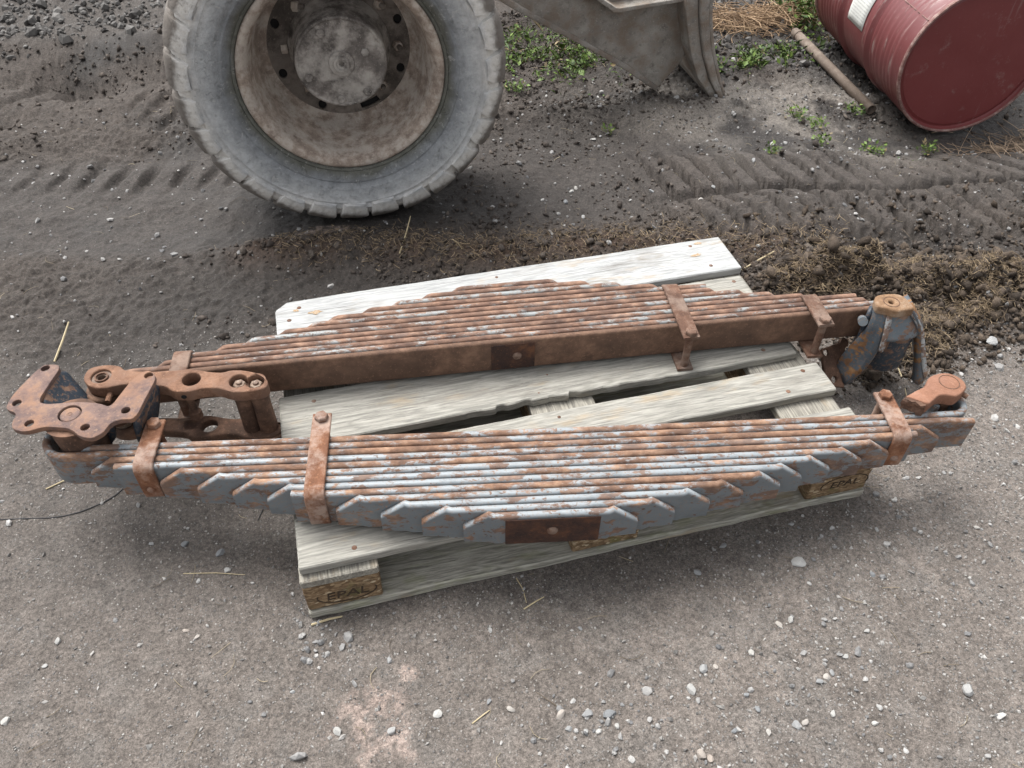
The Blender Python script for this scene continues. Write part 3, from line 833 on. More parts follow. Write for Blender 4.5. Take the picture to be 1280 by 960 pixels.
def make_spring(name, O, rz, label, eye_l, eye_r, clips, leafmat, rust, clipmat, main_mat, patch_on_main, patch):
    root = empty(name, (O[0], O[1], 0), rz)
    tag(root, label, 'leaf spring', 'leaf springs on the pallet')
    for i in range(1, 14):
        o = new_obj('leaf', leaf_me(i, eye_l, eye_r), root, main_mat if (i == 1 and main_mat) else leafmat)
        o['rust'] = rust[i - 1]
    for s, k in clips:
        tf = (13 - k) * PITCH - 0.0012
        tb = 0.213 + 0.034
        c = new_obj('clip', strap_me(tf, tb + 0.013, ZT + 0.0012, ZB - 0.0008, 0.037), root, clipmat, (s, 0, 0), (0, 0, R(random.uniform(-2, 2))))
        new_obj('clip_bolt', tube_me := pydata('clip_bolt', *tube_vf([(0, tb, ZB - 0.0005), (0, tb, ZT + 0.0105)], 0.0085, 14)), c, clipmat)
        hexhead('bolt_head', 0.0135, 0.010, clipmat, c, (0, tb, ZT + 0.0088), (0, 0, random.random()))
        r_ = new_obj('rivet', rivet_me.copy(), c, clipmat, (0, tf - 0.0073, ZB + 0.028), (R(90), 0, 0))
    # bare seat where the axle plate sat, and the centre bolt
    s0, s1 = patch
    tpos = 0.2132 if patch_on_main else -0.0002
    sgn = 1 if patch_on_main else -1
    pm = box_me('seat_mark', s1 - s0, 0.0016, 0.074, 0.0006, 1)
    new_obj('seat_mark', pm, root, 'mark', ((s0 + s1) / 2, tpos - 0.004 + sgn * 0.0004, (ZT + ZB) / 2 - 0.002))
    new_obj('centre_bolt', dome_me('centre_bolt', 0.011, 0.007), root, 'clip_dark', (0.0, tpos - 0.004, (ZT + ZB) / 2 - 0.001), (R(-90) if patch_on_main else R(90), 0, 0))
    return root
rA = [0.02, 0.01, 0.03, 0.0, 0.03, 0.0, -0.01, -0.04, 0.02, -0.01, -0.05, -0.02, -0.01]
springA = make_spring('leaf_spring', (0.4655, -0.040), R(-11.17), 'grey blue painted rusty leaf spring along the pallet\'s front, short leaves facing out',
                      0.905, 0.838, [(-0.757, 4), (-0.430, 9), (0.703, 4)], 'leaf', rA, 'clip', None, False, (-0.086, 0.087))
n2 = Vector((0.1085, 0.9941)); a2 = Vector((0.9941, -0.1085))
OB = Vector((0.5215, 0.4175)) + n2 * 0.2132
rB = [0.03, 0.03, 0.02, 0.03, 0.06, 0.0, 0.05, 0.02, 0.04, 0.05, 0.0, 0.05, 0.05]
springB = make_spring('leaf_spring', OB, R(180 - 6.23), 'browner rusty leaf spring behind, its long plain main leaf facing the camera',
                      0.850, 0.864, [(0.712, 4), (-0.388, 9), (-0.703, 4)], 'leaf_back', rB, 'clip_dark', 'main_leaf', True, (-0.040, 0.058))

# ------------------------------------------------------------------ left hanger bracket
br = empty('spring_hanger_bracket', (-0.36, 0.39, 0))
tag(br, 'purple brown rusted mounting bracket with six bolt holes on the front spring\'s left end', 'bracket')
bo = Vector((-0.36, 0.39))
BP = [(-0.442, 0.526), (-0.402, 0.516), (-0.42, 0.465), (-0.435, 0.418), (-0.418, 0.407), (-0.4, 0.404), (-0.356, 0.398), (-0.319, 0.384), (-0.299, 0.368), (-0.281, 0.405), (-0.263, 0.439), (-0.237, 0.461), (-0.216, 0.435), (-0.234, 0.382), (-0.251, 0.324), (-0.278, 0.331), (-0.296, 0.325), (-0.305, 0.304), (-0.324, 0.293), (-0.346, 0.303), (-0.367, 0.33), (-0.389, 0.338), (-0.414, 0.346), (-0.446, 0.34), (-0.47, 0.354), (-0.474, 0.37), (-0.468, 0.395), (-0.489, 0.41), (-0.491, 0.423), (-0.483, 0.453)]
BH = [(-0.434, 0.513), (-0.473, 0.424), (-0.442, 0.362), (-0.34, 0.326), (-0.27, 0.353), (-0.233, 0.441)]
loc2 = lambda P, o: [(x - o[0], y - o[1]) for x, y in P]
PL = (-0.372, 0.37)
bo_ = (bo.x, bo.y)
plate('plate', chaikin(loc2(BP, bo_)), [circle2(x - bo.x, y - bo.y, 0.0085) for x, y in BH] + [circle2(PL[0] - bo.x, PL[1] - bo.y, 0.0215, 28)], 0.285, 0.296, 'bracket', br, 0.0012)
lathe('pin', [(0.0001, 0.2935), (0.002, 0.2935), (0.0035, 0.2925), (0.005, 0.2938), (0.017, 0.2938), (0.0188, 0.292), (0.0188, 0.15), (0.0001, 0.15)], 'bracket', br, 32, 'Z').location = (PL[0] - bo.x, PL[1] - bo.y, 0)
def loft(name, curves, mat, parent, thick=0.012, sub=2):
    """surface through equal-length 3D polylines, thickened"""
    V = [p for c in curves for p in c]; n = len(curves[0]); F = []
    for i in range(len(curves) - 1):
        for j in range(n - 1):
            a = i * n + j; F.append((a, a + 1, a + n + 1, a + n))
    o = new_obj(name, pydata(name, V, F, 60), parent, mat)
    m1 = o.modifiers.new('sub', 'SUBSURF'); m1.levels = m1.render_levels = sub
    m2 = o.modifiers.new('thick', 'SOLIDIFY'); m2.thickness = thick; m2.offset = 0
    return o
def rel(P, o): return [(x - o[0], y - o[1], z) for x, y, z in P]
loft('web', [rel([(-0.408, 0.520, 0.286), (-0.424, 0.468, 0.286), (-0.437, 0.420, 0.286)], bo_),
             rel([(-0.395, 0.505, 0.262), (-0.410, 0.460, 0.262), (-0.420, 0.412, 0.262)], bo_),
             rel([(-0.372, 0.478, 0.235), (-0.385, 0.440, 0.235), (-0.398, 0.405, 0.235)], bo_),
             rel([(-0.350, 0.446, 0.19), (-0.362, 0.425, 0.19), (-0.378, 0.400, 0.19)], bo_)], 'blue', br, 0.009)
loft('web', [rel([(-0.222, 0.440, 0.286), (-0.240, 0.380, 0.286), (-0.257, 0.330, 0.286)], bo_),
             rel([(-0.226, 0.425, 0.25), (-0.246, 0.380, 0.25), (-0.262, 0.338, 0.25)], bo_),
             rel([(-0.250, 0.400, 0.19), (-0.262, 0.375, 0.19), (-0.275, 0.350, 0.19)], bo_)], 'blue', br, 0.010)
loft('rib', [rel([(-0.43, 0.408, 0.284), (-0.36, 0.396, 0.284), (-0.305, 0.370, 0.284)], bo_),
             rel([(-0.42, 0.404, 0.24), (-0.36, 0.392, 0.24), (-0.31, 0.368, 0.24)], bo_),
             rel([(-0.40, 0.400, 0.19), (-0.36, 0.390, 0.19), (-0.32, 0.370, 0.19)], bo_)], 'blue', br, 0.010)
lathe('boss', [(0.024, 0.155), (0.040, 0.155), (0.042, 0.20), (0.046, 0.272), (0.05, 0.2846), (0.024, 0.2846)], 'cast_dull', br, 40, 'Z', 40, True).location = (PL[0] - bo.x, PL[1] - bo.y, 0)

# ------------------------------------------------------------------ shackle with two links
sh = empty('spring_shackle', (-0.19, 0.44, 0))
tag(sh, 'orange rusted double link shackle with paired bolts on the back spring\'s left end', 'shackle')
so = (-0.19, 0.44)
LP = [(-0.372, 0.495), (-0.365, 0.525), (-0.334, 0.529), (-0.302, 0.518), (-0.291, 0.5), (-0.27, 0.493), (-0.223, 0.48), (-0.186, 0.475), (-0.161, 0.473), (-0.136, 0.461), (-0.121, 0.453), (-0.097, 0.445), (-0.082, 0.449), (-0.057, 0.443), (-0.027, 0.426), (-0.011, 0.407), (-0.008, 0.388), (-0.017, 0.377), (-0.039, 0.376), (-0.073, 0.38), (-0.092, 0.391), (-0.104, 0.401), (-0.131, 0.408), (-0.15, 0.407), (-0.164, 0.405), (-0.189, 0.412), (-0.2, 0.42), (-0.206, 0.43), (-0.223, 0.438), (-0.283, 0.458), (-0.304, 0.459), (-0.321, 0.456), (-0.342, 0.46), (-0.36, 0.473)]
LH = [(-0.337, 0.495, 0.020), (-0.159, 0.441, 0.0185), (-0.067, 0.413, 0.0172), (-0.034, 0.404, 0.0172)]
def link_holes():
    hs = [circle2(x - so[0], y - so[1], r, 24) for x, y, r in LH[:2]]
    # the two bolt recesses run into each other: one figure-eight hole
    d = Vector((LH[3][0] - LH[2][0], LH[3][1] - LH[2][1])); L_ = d.length; ang = math.atan2(d.y, d.x); r = 0.0185
    half = math.acos(min(1, L_ / 2 / r)) if L_ / 2 < r else 0.0
    e8 = []
    for k in range(21):
        a = ang + half + (2 * math.pi - 2 * half) * k / 20
        e8.append((LH[2][0] + r * math.cos(a) - so[0], LH[2][1] + r * math.sin(a) - so[1]))
    for k in range(21):
        a = ang + math.pi + half + (2 * math.pi - 2 * half) * k / 20
        e8.append((LH[3][0] + r * math.cos(a) - so[0], LH[3][1] + r * math.sin(a) - so[1]))
    clean = []
    for p in e8:
        if not clean or (p[0] - clean[-1][0]) ** 2 + (p[1] - clean[-1][1]) ** 2 > 1e-8: clean.append(p)
    return hs + [clean[:-1]]
up_ = plate('upper_link', chaikin(loc2(LP, so)), link_holes(), 0.240, 0.268, 'cast', sh, 0.003)
lo_ = plate('lower_link', chaikin(loc2(LP, so)), [circle2(x - so[0], y - so[1], r * 0.95, 24) for x, y, r in LH[:2]], 0.104, 0.128, 'cast_dull', sh, 0.005)
lathe('bush', [(0.0085, 0.262), (0.0195, 0.262), (0.0195, 0.12), (0.0085, 0.12)], 'steel', sh, 28, 'Z', 30, True).location = (LH[0][0] - so[0], LH[0][1] - so[1], 0)
lathe('bush_sleeve', [(0.0105, 0.266), (0.0135, 0.266), (0.0135, 0.12), (0.0105, 0.12)], 'cast_dull', sh, 28, 'Z', 30, True).location = (LH[0][0] - so[0], LH[0][1] - so[1], 0)
for x, y, r in LH[2:]:
    lathe('spacer_tube', [(0.0001, 0.118), (0.019, 0.118), (0.0195, 0.13), (0.0185, 0.20), (0.0195, 0.246), (0.0001, 0.246)], 'cast_dull', sh, 28, 'Z', 40).location = (x - so[0], y - so[1], 0)
    b = hexhead('bolt_head', 0.0135, 0.014, 'steel', sh, (x - so[0], y - so[1], 0.246), (0, 0, random.random()))
    lathe('bolt_end', [(0.0001, 0.004), (0.005, 0.004), (0.0065, 0.0), (0.0065, -0.002)], 'steel', b, 16, 'Z', 20).location = (0, 0, 0.014)
lathe('pivot', [(0.0001, 0.095), (0.02, 0.095), (0.024, 0.10), (0.024, 0.108), (0.019, 0.112)], 'cast_dull', sh, 24, 'Z').location = (LH[3][0] + 0.012 - so[0], LH[3][1] - 0.006 - so[1], 0.012)
tube('grease_bolt', [(-0.176 - so[0], 0.438 - so[1], 0.246), (-0.175 - so[0], 0.435 - so[1], 0.185), (-0.174 - so[0], 0.434 - so[1], 0.182), (-0.174 - so[0], 0.433 - so[1], 0.168)], [0.0075, 0.0085, 0.013, 0.014], 'cast_dull', sh, 14)
tube('set_screw', [(-0.318 - so[0], 0.470 - so[1], 0.252), (-0.326 - so[0], 0.438 - so[1], 0.246)], [0.006, 0.0055], 'cast', sh, 10)
hole_me = dome_me('side_hole', 0.0055, 0.001)
new_obj('side_hole', hole_me, sh, 'black', (-0.176 - so[0], 0.4063 - so[1], 0.254), (R(90), 0, 0))

# ------------------------------------------------------------------ right hanger casting
hg = empty('spring_hanger_casting', (1.36, 0.30, 0))
tag(hg, 'blue painted arched hanger casting with ochre rusted cap at the back spring\'s right end', 'hanger')
ho = (1.36, 0.30)
CP = [(1.338, 0.324), (1.372, 0.322), (1.393, 0.31), (1.397, 0.28), (1.392, 0.262), (1.374, 0.262), (1.350, 0.264), (1.334, 0.277), (1.318, 0.290), (1.323, 0.309)]
plate('cap', catmull(loc2(CP, ho), 4), [circle2(1.355 - ho[0], 0.294 - ho[1], 0.0055, 16)], 0.262, 0.285, 'ochre', hg, 0.005)
lathe('cap_ring', [(0.0165, 0.2842), (0.0165, 0.2858), (0.0182, 0.2858), (0.0182, 0.2842)], 'cast_dull', hg, 32, 'Z', 30, True).location = (1.355 - ho[0], 0.294 - ho[1], 0)
# wing, barrel, saddle and right leg of the vaulted body
def smooth3(P, n=9):
    out = []
    for k in range(n):
        f_ = k / (n - 1) * (len(P) - 1); i = min(int(f_), len(P) - 2); t = f_ - i
        p0, p1, p2_, p3 = [Vector(P[min(max(i + d_, 0), len(P) - 1)]) for d_ in (-1, 0, 1, 2)]
        out.append(tuple(0.5 * ((2 * p1) + (-p0 + p2_) * t + (2 * p0 - 5 * p1 + 4 * p2_ - p3) * t * t + (-p0 + 3 * p1 - 3 * p2_ + p3) * t ** 3)))
    return out
WF = smooth3(rel([(1.344, 0.286, .272), (1.342, 0.274, .240), (1.341, 0.263, .2), (1.34, 0.262, .13), (1.304, 0.270, .048)], ho))
WB = smooth3(rel([(1.322, 0.306, .274), (1.318, 0.292, .235), (1.316, 0.303, .185), (1.302, 0.318, .115), (1.298, 0.312, .075)], ho))
WM = [tuple((Vector(a) + Vector(b)) / 2 + Vector((0.006, -0.004, 0))) for a, b in zip(WF, WB)]
loft('wing', [WB, WM, WF], 'hanger', hg, 0.014, 1)
RO = smooth3(rel([(1.402, 0.282, .274), (1.430, 0.272, .238), (1.455, 0.270, .2), (1.489, 0.263, .12), (1.524, 0.257, .045)], ho))
RI = smooth3(rel([(1.388, 0.272, .272), (1.416, 0.264, .234), (1.438, 0.261, .19), (1.469, 0.260, .11), (1.486, 0.246, .025)], ho))
RB = [(a[0] + 0.004, a[1] + 0.045, a[2] + 0.002) for a in RO]
loft('leg', [RI, RO, RB], 'hanger', hg, 0.016, 1)
BKc = [[(1.322, 0.306, z_), (1.345, 0.335, z_), (1.385, 0.340, z_), (1.405 + (0.272 - z_) * 0.45, 0.322, z_)] for z_ in (0.250, 0.21, 0.16, 0.11)]
loft('back_wall', [rel(c_, ho) for c_ in BKc], 'blue', hg, 0.012, 2)
lathe('eye_barrel', [(0.046, 0.088), (0.058, 0.088), (0.060, 0.092), (0.060, 0.206), (0.056, 0.212), (0.044, 0.212)], 'blue', hg, 40, 'Z', 40, True).location = (1.404 - ho[0], 0.320 - ho[1], 0)
loft('saddle', [rel([(1.334, 0.292, .268), (1.352, 0.272, .267), (1.372, 0.266, .266), (1.398, 0.276, .268)], ho),
                rel([(1.336, 0.284, .250), (1.352, 0.274, .248), (1.386, 0.272, .248), (1.414, 0.278, .250)], ho),
                rel([(1.337, 0.277, .225), (1.356, 0.258, .228), (1.396, 0.256, .228), (1.432, 0.274, .224)], ho),
                rel([(1.338, 0.270, .194), (1.360, 0.246, .206), (1.402, 0.244, .206), (1.446, 0.268, .192)], ho)], 'saddle', hg, 0.009, 2)
def off(P, d_): return [(p[0] + d_[0], p[1] + d_[1], p[2] + d_[2]) for p in P]
loft('worn_edge', [off(WF[:6], (-0.004, -0.008, 0)), off(WF[:6], (0.010, -0.007, 0))], 'pale_edge', hg, 0.005, 1)
loft('worn_edge', [off(RO, (-0.016, -0.010, 0.0)), off(RO, (-0.004, -0.0095, 0.0))], 'pale_edge', hg, 0.005, 1)
FLp = [(1.262, 0.342, .118), (1.349, 0.362, .118), (1.310, 0.316, .095), (1.304, 0.268, .050), (1.252, 0.273, .062)]
fv = [Vector(p) for p in rel(FLp, ho)]
fn_ = (fv[1] - fv[0]).cross(fv[4] - fv[0]).normalized()
if fn_.z < 0: fn_ = -fn_
fxv = (fv[1] - fv[0]).normalized(); fyv = fn_.cross(fxv)
p2 = [((v - fv[0]).dot(fxv), (v - fv[0]).dot(fyv)) for v in fv]
fh = [Vector(p) for p in rel([(1.274, 0.334, .115), (1.280, 0.284, .068), (1.332, 0.352, .117)], ho)]
h2 = [((v - fv[0]).dot(fxv), (v - fv[0]).dot(fyv)) for v in fh]
fl = plate('flange', p2, [circle2(x, y, 0.0085, 18) for x, y in h2], -0.011, 0.0, 'cast_dull', hg, 0.003)
mrot = Matrix((fxv, fyv, fn_)).transposed().to_4x4(); mrot.translation = fv[0]
fl.matrix_local = mrot
tube('grease_nipple', [(1.318 - ho[0], 0.318 - ho[1], 0.222), (1.306 - ho[0], 0.300 - ho[1], 0.232)], [0.010, 0.011], 'saddle', hg, 12)

# ------------------------------------------------------------------ rust orange lug
lg = empty('cast_lug', (1.30, 0.045, 0))
tag(lg, 'short orange rusted cast lug on the front spring\'s right end', 'lug')
go = (1.30, 0.045)
GP = [(1.226, 0.038), (1.255, 0.047), (1.283, 0.055), (1.295, 0.067), (1.31, 0.076), (1.336, 0.079), (1.355, 0.072), (1.367, 0.052), (1.363, 0.033), (1.35, 0.022), (1.326, 0.013), (1.31, 0.020), (1.293, 0.023), (1.272, 0.014), (1.254, 0.010)]
plate('lug_body', loc2(GP[:1], go) + catmull(loc2(GP, go), 3)[3:-2] , [], 0.242, 0.272, 'lug', lg, 0.004)
lathe('pin_ring', [(0.0190, 0.2712), (0.0190, 0.2727), (0.0206, 0.2727), (0.0206, 0.2712)], 'cast_dull', lg, 32, 'Z', 30, True).location = (1.335 - go[0], 0.051 - go[1], 0)
rk = random.Random(3)
rr_ = []
for k in range(7):
    f_ = k / 6
    rr_.append([(1.226 + 0.028 * f_ - go[0] + rk.uniform(-.005, .002) - 0.004, 0.038 - 0.028 * f_ - go[1] + rk.uniform(-.004, .001) - 0.003, z + rk.uniform(-.002, .002)) for z in (0.243, 0.250, 0.257, 0.264, 0.2685)] +
               [(1.232 + 0.028 * f_ - go[0], 0.042 - 0.028 * f_ - go[1], z) for z in (0.2685, 0.243)])
new_obj('broken_face', pydata('broken_face', *sweep(rr_), ang=10), lg, 'cast_dull')
tube('pin_stub', [(1.335 - go[0], 0.051 - go[1], 0.19), (1.335 - go[0], 0.051 - go[1], 0.2425)], 0.021, 'cast_dull', lg, 20)
tube('set_screw', [(1.352 - go[0], 0.034 - go[1], 0.256), (1.362 - go[0], 0.018 - go[1], 0.254)], 0.0055, 'cast_dull', lg, 10)

# ------------------------------------------------------------------ machine wheel
WC = Vector((0.275, 1.405, 0.436))
wh = empty('machine_wheel', WC, R(-3.5))
tag(wh, 'large dusty machine wheel with worn tyre and deep rusty rim', 'wheel')
prof = [(0.283, 0.012), (0.288, -0.002), (0.291, -0.007), (0.296, -0.009), (0.2985, -0.0065), (0.301, -0.011), (0.318, -0.024), (0.3205, -0.0275), (0.324, -0.0285), (0.3265, -0.0275), (0.340, -0.034), (0.3425, -0.0365), (0.346, -0.037), (0.3485, -0.0375), (0.372, -0.043), (0.383, -0.044), (0.3845, -0.0455), (0.388, -0.0455), (0.3895, -0.0445), (0.395, -0.0445), (0.4005, -0.0475), (0.405, -0.0475), (0.408, -0.044),
        (0.425, -0.038), (0.440, -0.028), (0.445, -0.012), (0.446, 0.02), (0.447, 0.12), (0.446, 0.22), (0.445, 0.25), (0.43, 0.275), (0.39, 0.285), (0.33, 0.27), (0.29, 0.245), (0.283, 0.23)]
tyre = lathe('tyre', prof, 'tyre', wh, 180, 'Y', 40, True)
bm = bmesh.new(); bm.from_mesh(tyre.data)
for v in bm.verts:                       # flattened and bulged where it carries the load
    zz = v.co.z
    if zz < -0.40:
        d_ = -0.40 - zz
        v.co.z += d_ * 0.18
        if v.co.y < 0.1: v.co.y -= d_ * 0.12
bm.to_mesh(tyre.data); bm.free()
def lug_me(seed):
    """worn shoulder bar: wraps from the sidewall over the tread, ends torn"""
    r = random.Random(seed)
    W2 = 0.0455 + r.uniform(-0.003, 0.002)
    st = [(0.404, -0.0530), (0.428, -0.0515), (0.450, -0.040), (0.4635, -0.018), (0.467, 0.010), (0.468, 0.055), (0.466, 0.095)]
    inn = [(0.398, -0.0400), (0.420, -0.034), (0.434, -0.022), (0.442, -0.006), (0.447, 0.012), (0.448, 0.055), (0.448, 0.095)]
    rings = []
    k1, k2 = r.uniform(-.006, .006), r.uniform(-.006, .006)
    for i, ((ro, yo), (ri, yi)) in enumerate(zip(st, inn)):
        a = (W2 * (0.72 + 0.28 * min(1, i / 2)) + r.uniform(-0.0035, 0.0025)) / ro
        b = (W2 * (0.72 + 0.28 * min(1, i / 2)) + r.uniform(-0.0035, 0.0025)) / ro
        tw = -0.018 * i / 6
        ro2 = ro + r.uniform(-0.003, 0.0015)
        pts = []
        for th, rad, y in ((-a - 0.01, ri, yi), (-a, ro2 - 0.003, yo), (-a * 0.85, ro2, yo), (-a * 0.3, ro2 + r.uniform(-.0015, .0015), yo), (b * 0.4, ro2 + r.uniform(-.0015, .0015), yo), (b * 0.88, ro2 - r.uniform(0, .002), yo), (b, ro2 - 0.004, yo), (b + 0.01, ri, yi)):
            pts.append((rad * math.sin(th + tw), y + r.uniform(-.001, .001), -rad * math.cos(th + tw)))
        rings.append(pts)
    return pydata('tread_bar', *sweep(rings), ang=35)
lugs = [lug_me(s) for s in range(6)]
for m_ in lugs: m_.materials.append(MT['tyre'])
NL = 27
for k in range(NL):
    a = 2 * math.pi * k / NL + random.uniform(-0.012, 0.012) + 0.05
    o = new_obj('tread_bar', lugs[random.randrange(6)], wh, None, None, (0, a, 0))
    o.scale = (1, 1, 1)
    zb_ = math.cos(a)
    if zb_ > 0.9: o.location = (0, -0.004 * (zb_ - .9) * 10, 0.010 * (zb_ - 0.9) * 10)
    o2 = new_obj('tread_bar', lugs[random.randrange(6)], wh, None, (0, 0.24, 0), (0, -a + math.pi / NL, math.pi))
rimp = [(0.2835, 0.014), (0.2865, 0.003), (0.2865, -0.004), (0.282, -0.008), (0.274, -0.0075), (0.266, -0.002), (0.258, 0.010), (0.2535, 0.028), (0.250, 0.055), (0.2475, 0.095), (0.243, 0.130), (0.236, 0.158), (0.225, 0.179), (0.208, 0.191), (0.208, 0.200), (0.228, 0.190), (0.242, 0.165), (0.252, 0.11), (0.262, 0.05), (0.272, 0.02)]
lathe('rim', rimp, 'rim', wh, 120, 'Y', 50, True)
holes = []
for k in range(1, 8):
    a = R(-69 + 45 * k)
    holes.append(circle2(0.190 * math.cos(a), 0.190 * math.sin(a), 0.0125, 14, 0.0145))
sl = R(-69)
slot = []
for k in range(9):
    a = sl - 0.16 + 0.32 * k / 8; slot.append((0.201 * math.cos(a), 0.201 * math.sin(a)))
for k in range(9):
    a = sl + 0.16 - 0.32 * k / 8; slot.append((0.183 * math.cos(a), 0.183 * math.sin(a)))
holes = holes + [slot]
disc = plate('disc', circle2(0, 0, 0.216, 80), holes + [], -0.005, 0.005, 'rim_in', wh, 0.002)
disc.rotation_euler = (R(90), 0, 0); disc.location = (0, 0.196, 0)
lathe('dark_hole_backing', [(0.0001, 0.206), (0.2225, 0.206), (0.2225, 0.32), (0.0001, 0.32)], 'black', wh, 48)  # unseen black cylinder set close behind the disc so its holes look dark
hubp = [(0.150, 0.193), (0.146, 0.182), (0.138, 0.170), (0.134, 0.12), (0.131, 0.082), (0.129, 0.077), (0.124, 0.0745), (0.119, 0.078), (0.050, 0.077), (0.038, 0.076), (0.035, 0.069), (0.025, 0.068), (0.0225, 0.062), (0.016, 0.0615), (0.0145, 0.066), (0.008, 0.0665), (0.0065, 0.076), (0.0001, 0.076)]
hub = lathe('hub', hubp, 'hub', wh, 90, 'Y', 35)
for k, (a, rad) in enumerate(((118, 0.098), (20, 0.075), (-98, 0.108), (-55, 0.110), (200, 0.104))):
    b = hexhead('hub_bolt', 0.0125, 0.007, 'hub', hub, (rad * math.cos(R(a)), 0.0785, rad * math.sin(R(a))), (R(90), 0, 0))
for k in range(8):
    a = R(-69 + 22 + 45 * k)
    nt_ = hexhead('wheel_nut', 0.0150, 0.018, 'rim', wh, (0.168 * math.cos(a), 0.192, 0.168 * math.sin(a)), (R(90), 0, 0.3 * k))
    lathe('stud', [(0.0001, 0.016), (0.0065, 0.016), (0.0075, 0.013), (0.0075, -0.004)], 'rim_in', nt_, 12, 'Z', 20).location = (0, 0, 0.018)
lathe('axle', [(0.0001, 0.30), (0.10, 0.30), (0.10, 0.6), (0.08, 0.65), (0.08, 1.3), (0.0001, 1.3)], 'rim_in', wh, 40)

# ------------------------------------------------------------------ dozer blade and its arm
bl = empty('dozer_blade', (1.69, 1.86, 0))
tag(bl, 'dusty grey curved dozer blade with its wedge shaped steel arm', 'dozer blade')
BX, BY = 1.69, 1.86
def yplate(name, P, y0, y1, mat, bev=0.004):
    """outline in (x, z), extruded from y0 to y1"""
    o = plate(name, [(x - BX, z) for x, z in P], [], -(y1 - BY), -(y0 - BY), mat, bl, bev)
    o.rotation_euler = (R(90), 0, 0)
    return o
edge_l = [(1.512, 0.46), (1.52, 0.377), (1.536, 0.311), (1.556, 0.24), (1.579, 0.171), (1.623, 0.081), (1.695, -0.01)]
edge_r = [(1.761, -0.017), (1.711, 0.086), (1.665, 0.198), (1.636, 0.302), (1.626, 0.368), (1.622, 0.46)]
mid = [((1 - f_) * a_[0] + f_ * b_[0], (1 - f_) * a_[1] + f_ * b_[1]) for a_, b_, f_ in zip(edge_l, edge_r[::-1] + [edge_r[0]], [.5] * 7)]
def between(f_, n=12):
    def at(P, t):
        L_ = t * (len(P) - 1); i = min(int(L_), len(P) - 2); g = L_ - i
        return (P[i][0] * (1 - g) + P[i + 1][0] * g, P[i][1] * (1 - g) + P[i + 1][1] * g)
    er = edge_r[::-1]
    return [tuple(np.array(at(edge_l, k / n)) * (1 - f_) + np.array(at(er, k / n)) * f_) for k in range(n + 1)]
yplate('blade_back', between(0.0) + between(0.46)[::-1], 1.864, 3.6, 'blade', 0.004)
yplate('blade_shell', between(0.48) + between(0.82)[::-1], 1.848, 3.62, 'blade', 0.006)
yplate('blade_lip', between(0.84) + between(1.0)[::-1], 1.858, 3.6, 'blade', 0.004)
arm = [(0.80, 0.46), (0.891, 0.397), (0.932, 0.372), (1.206, 0.214), (1.36, 0.118), (1.46, 0.045), (1.50, 0.018), (1.585, 0.110), (1.60, 0.16), (1.565, 0.342), (1.545, 0.46)]
yplate('arm_plate', arm, 1.95, 1.972, 'blade', 0.004)
rim_s = [(0.80, 0.44), (0.891, 0.380), (0.932, 0.355), (1.206, 0.198), (1.36, 0.103), (1.49, 0.010), (1.50, 0.026), (1.37, 0.122), (1.21, 0.216), (0.94, 0.374), (0.81, 0.462)]
yplate('arm_flange', rim_s, 1.936, 1.996, 'blade', 0.004)
wv = [Vector((1.604 - 0.035 * f_, 0, 0.125 + 0.30 * f_)) for f_ in np.linspace(0, 1, 46)]
new_obj('weld_bead', pydata('weld_bead', *tube_vf([(v.x - BX + random.uniform(-.001, .001), 1.950 - BY, v.z) for v in wv], [0.006 + 0.0018 * (k % 2) for k in range(46)], 8)), bl, 'blade')
tp = [(1.00, 0.50), (1.188, 0.398), (1.262, 0.346), (1.285, 0.344), (1.53, 0.362), (1.57, 0.365), (1.57, 0.378), (1.53, 0.375), (1.285, 0.360), (1.27, 0.362), (1.10, 0.47)]
yplate('stiffener', tp, 1.885, 1.949, 'blade', 0.003)
yplate('arm_plate', arm, 2.9, 2.922, 'blade', 0.004)

# ------------------------------------------------------------------ drum
dr = empty('steel_drum', (2.482, 1.468, 0.219), R(-9.7))
tag(dr, 'dented dark red steel drum lying on its side', 'drum')
r0 = 0.260
dp = [(r0 - 0.002, 0.012), (r0, 0.03)]
def hoop(c, h=0.010, w_=0.016): return [(r0, c - w_), (r0 + h * .5, c - w_ * .55), (r0 + h, c), (r0 + h * .5, c + w_ * .55), (r0, c + w_)]
for c in (0.075, 0.105, 0.135, 0.165): dp += hoop(c, 0.0035, 0.012)
dp += hoop(0.29, 0.013, 0.02)
for c in np.arange(0.205, 0.26, 0.026): dp += hoop(c, 0.003, 0.011)
dp = sorted(dp, key=lambda q: q[1])
dp += [(r0, 0.33), (r0, 0.52)]
dp += hoop(0.56, 0.013, 0.02)
for c in (0.605, 0.63, 0.66, 0.69, 0.72, 0.75, 0.78): dp += hoop(c, 0.0035, 0.012)
dp += [(r0, 0.82), (r0 - 0.002, 0.838)]
body = lathe('drum_body', dp, 'drum', dr, 140, 'Y', 40)
bm = bmesh.new(); bm.from_mesh(body.data)
for v in bm.verts:
    a = math.atan2(v.co.z, v.co.x); k = -0.006 * math.exp(-((a - 2.2) / 0.5) ** 2 - ((v.co.y - 0.16) / 0.1) ** 2) + 0.0015 * math.sin(5 * a + 9 * v.co.y)
    f_ = 1 + k / r0; v.co.x *= f_; v.co.z *= f_
bm.to_mesh(body.data); bm.free()
lathe('drum_lid', [(0.0001, 0.016), (0.12, 0.0165), (0.2, 0.015), (0.238, 0.0148), (0.243, 0.018), (0.249, 0.0185), (0.2525, 0.014), (0.2545, 0.003)], 'drum_lid', dr, 140, 'Y', 30)
lathe('lid_rim', [(0.254, 0.012), (0.2545, 0.002), (0.258, -0.002), (0.263, -0.001), (0.2655, 0.004), (0.2655, 0.010), (0.262, 0.015)], 'drum_rim', dr, 140, 'Y', 40, True)
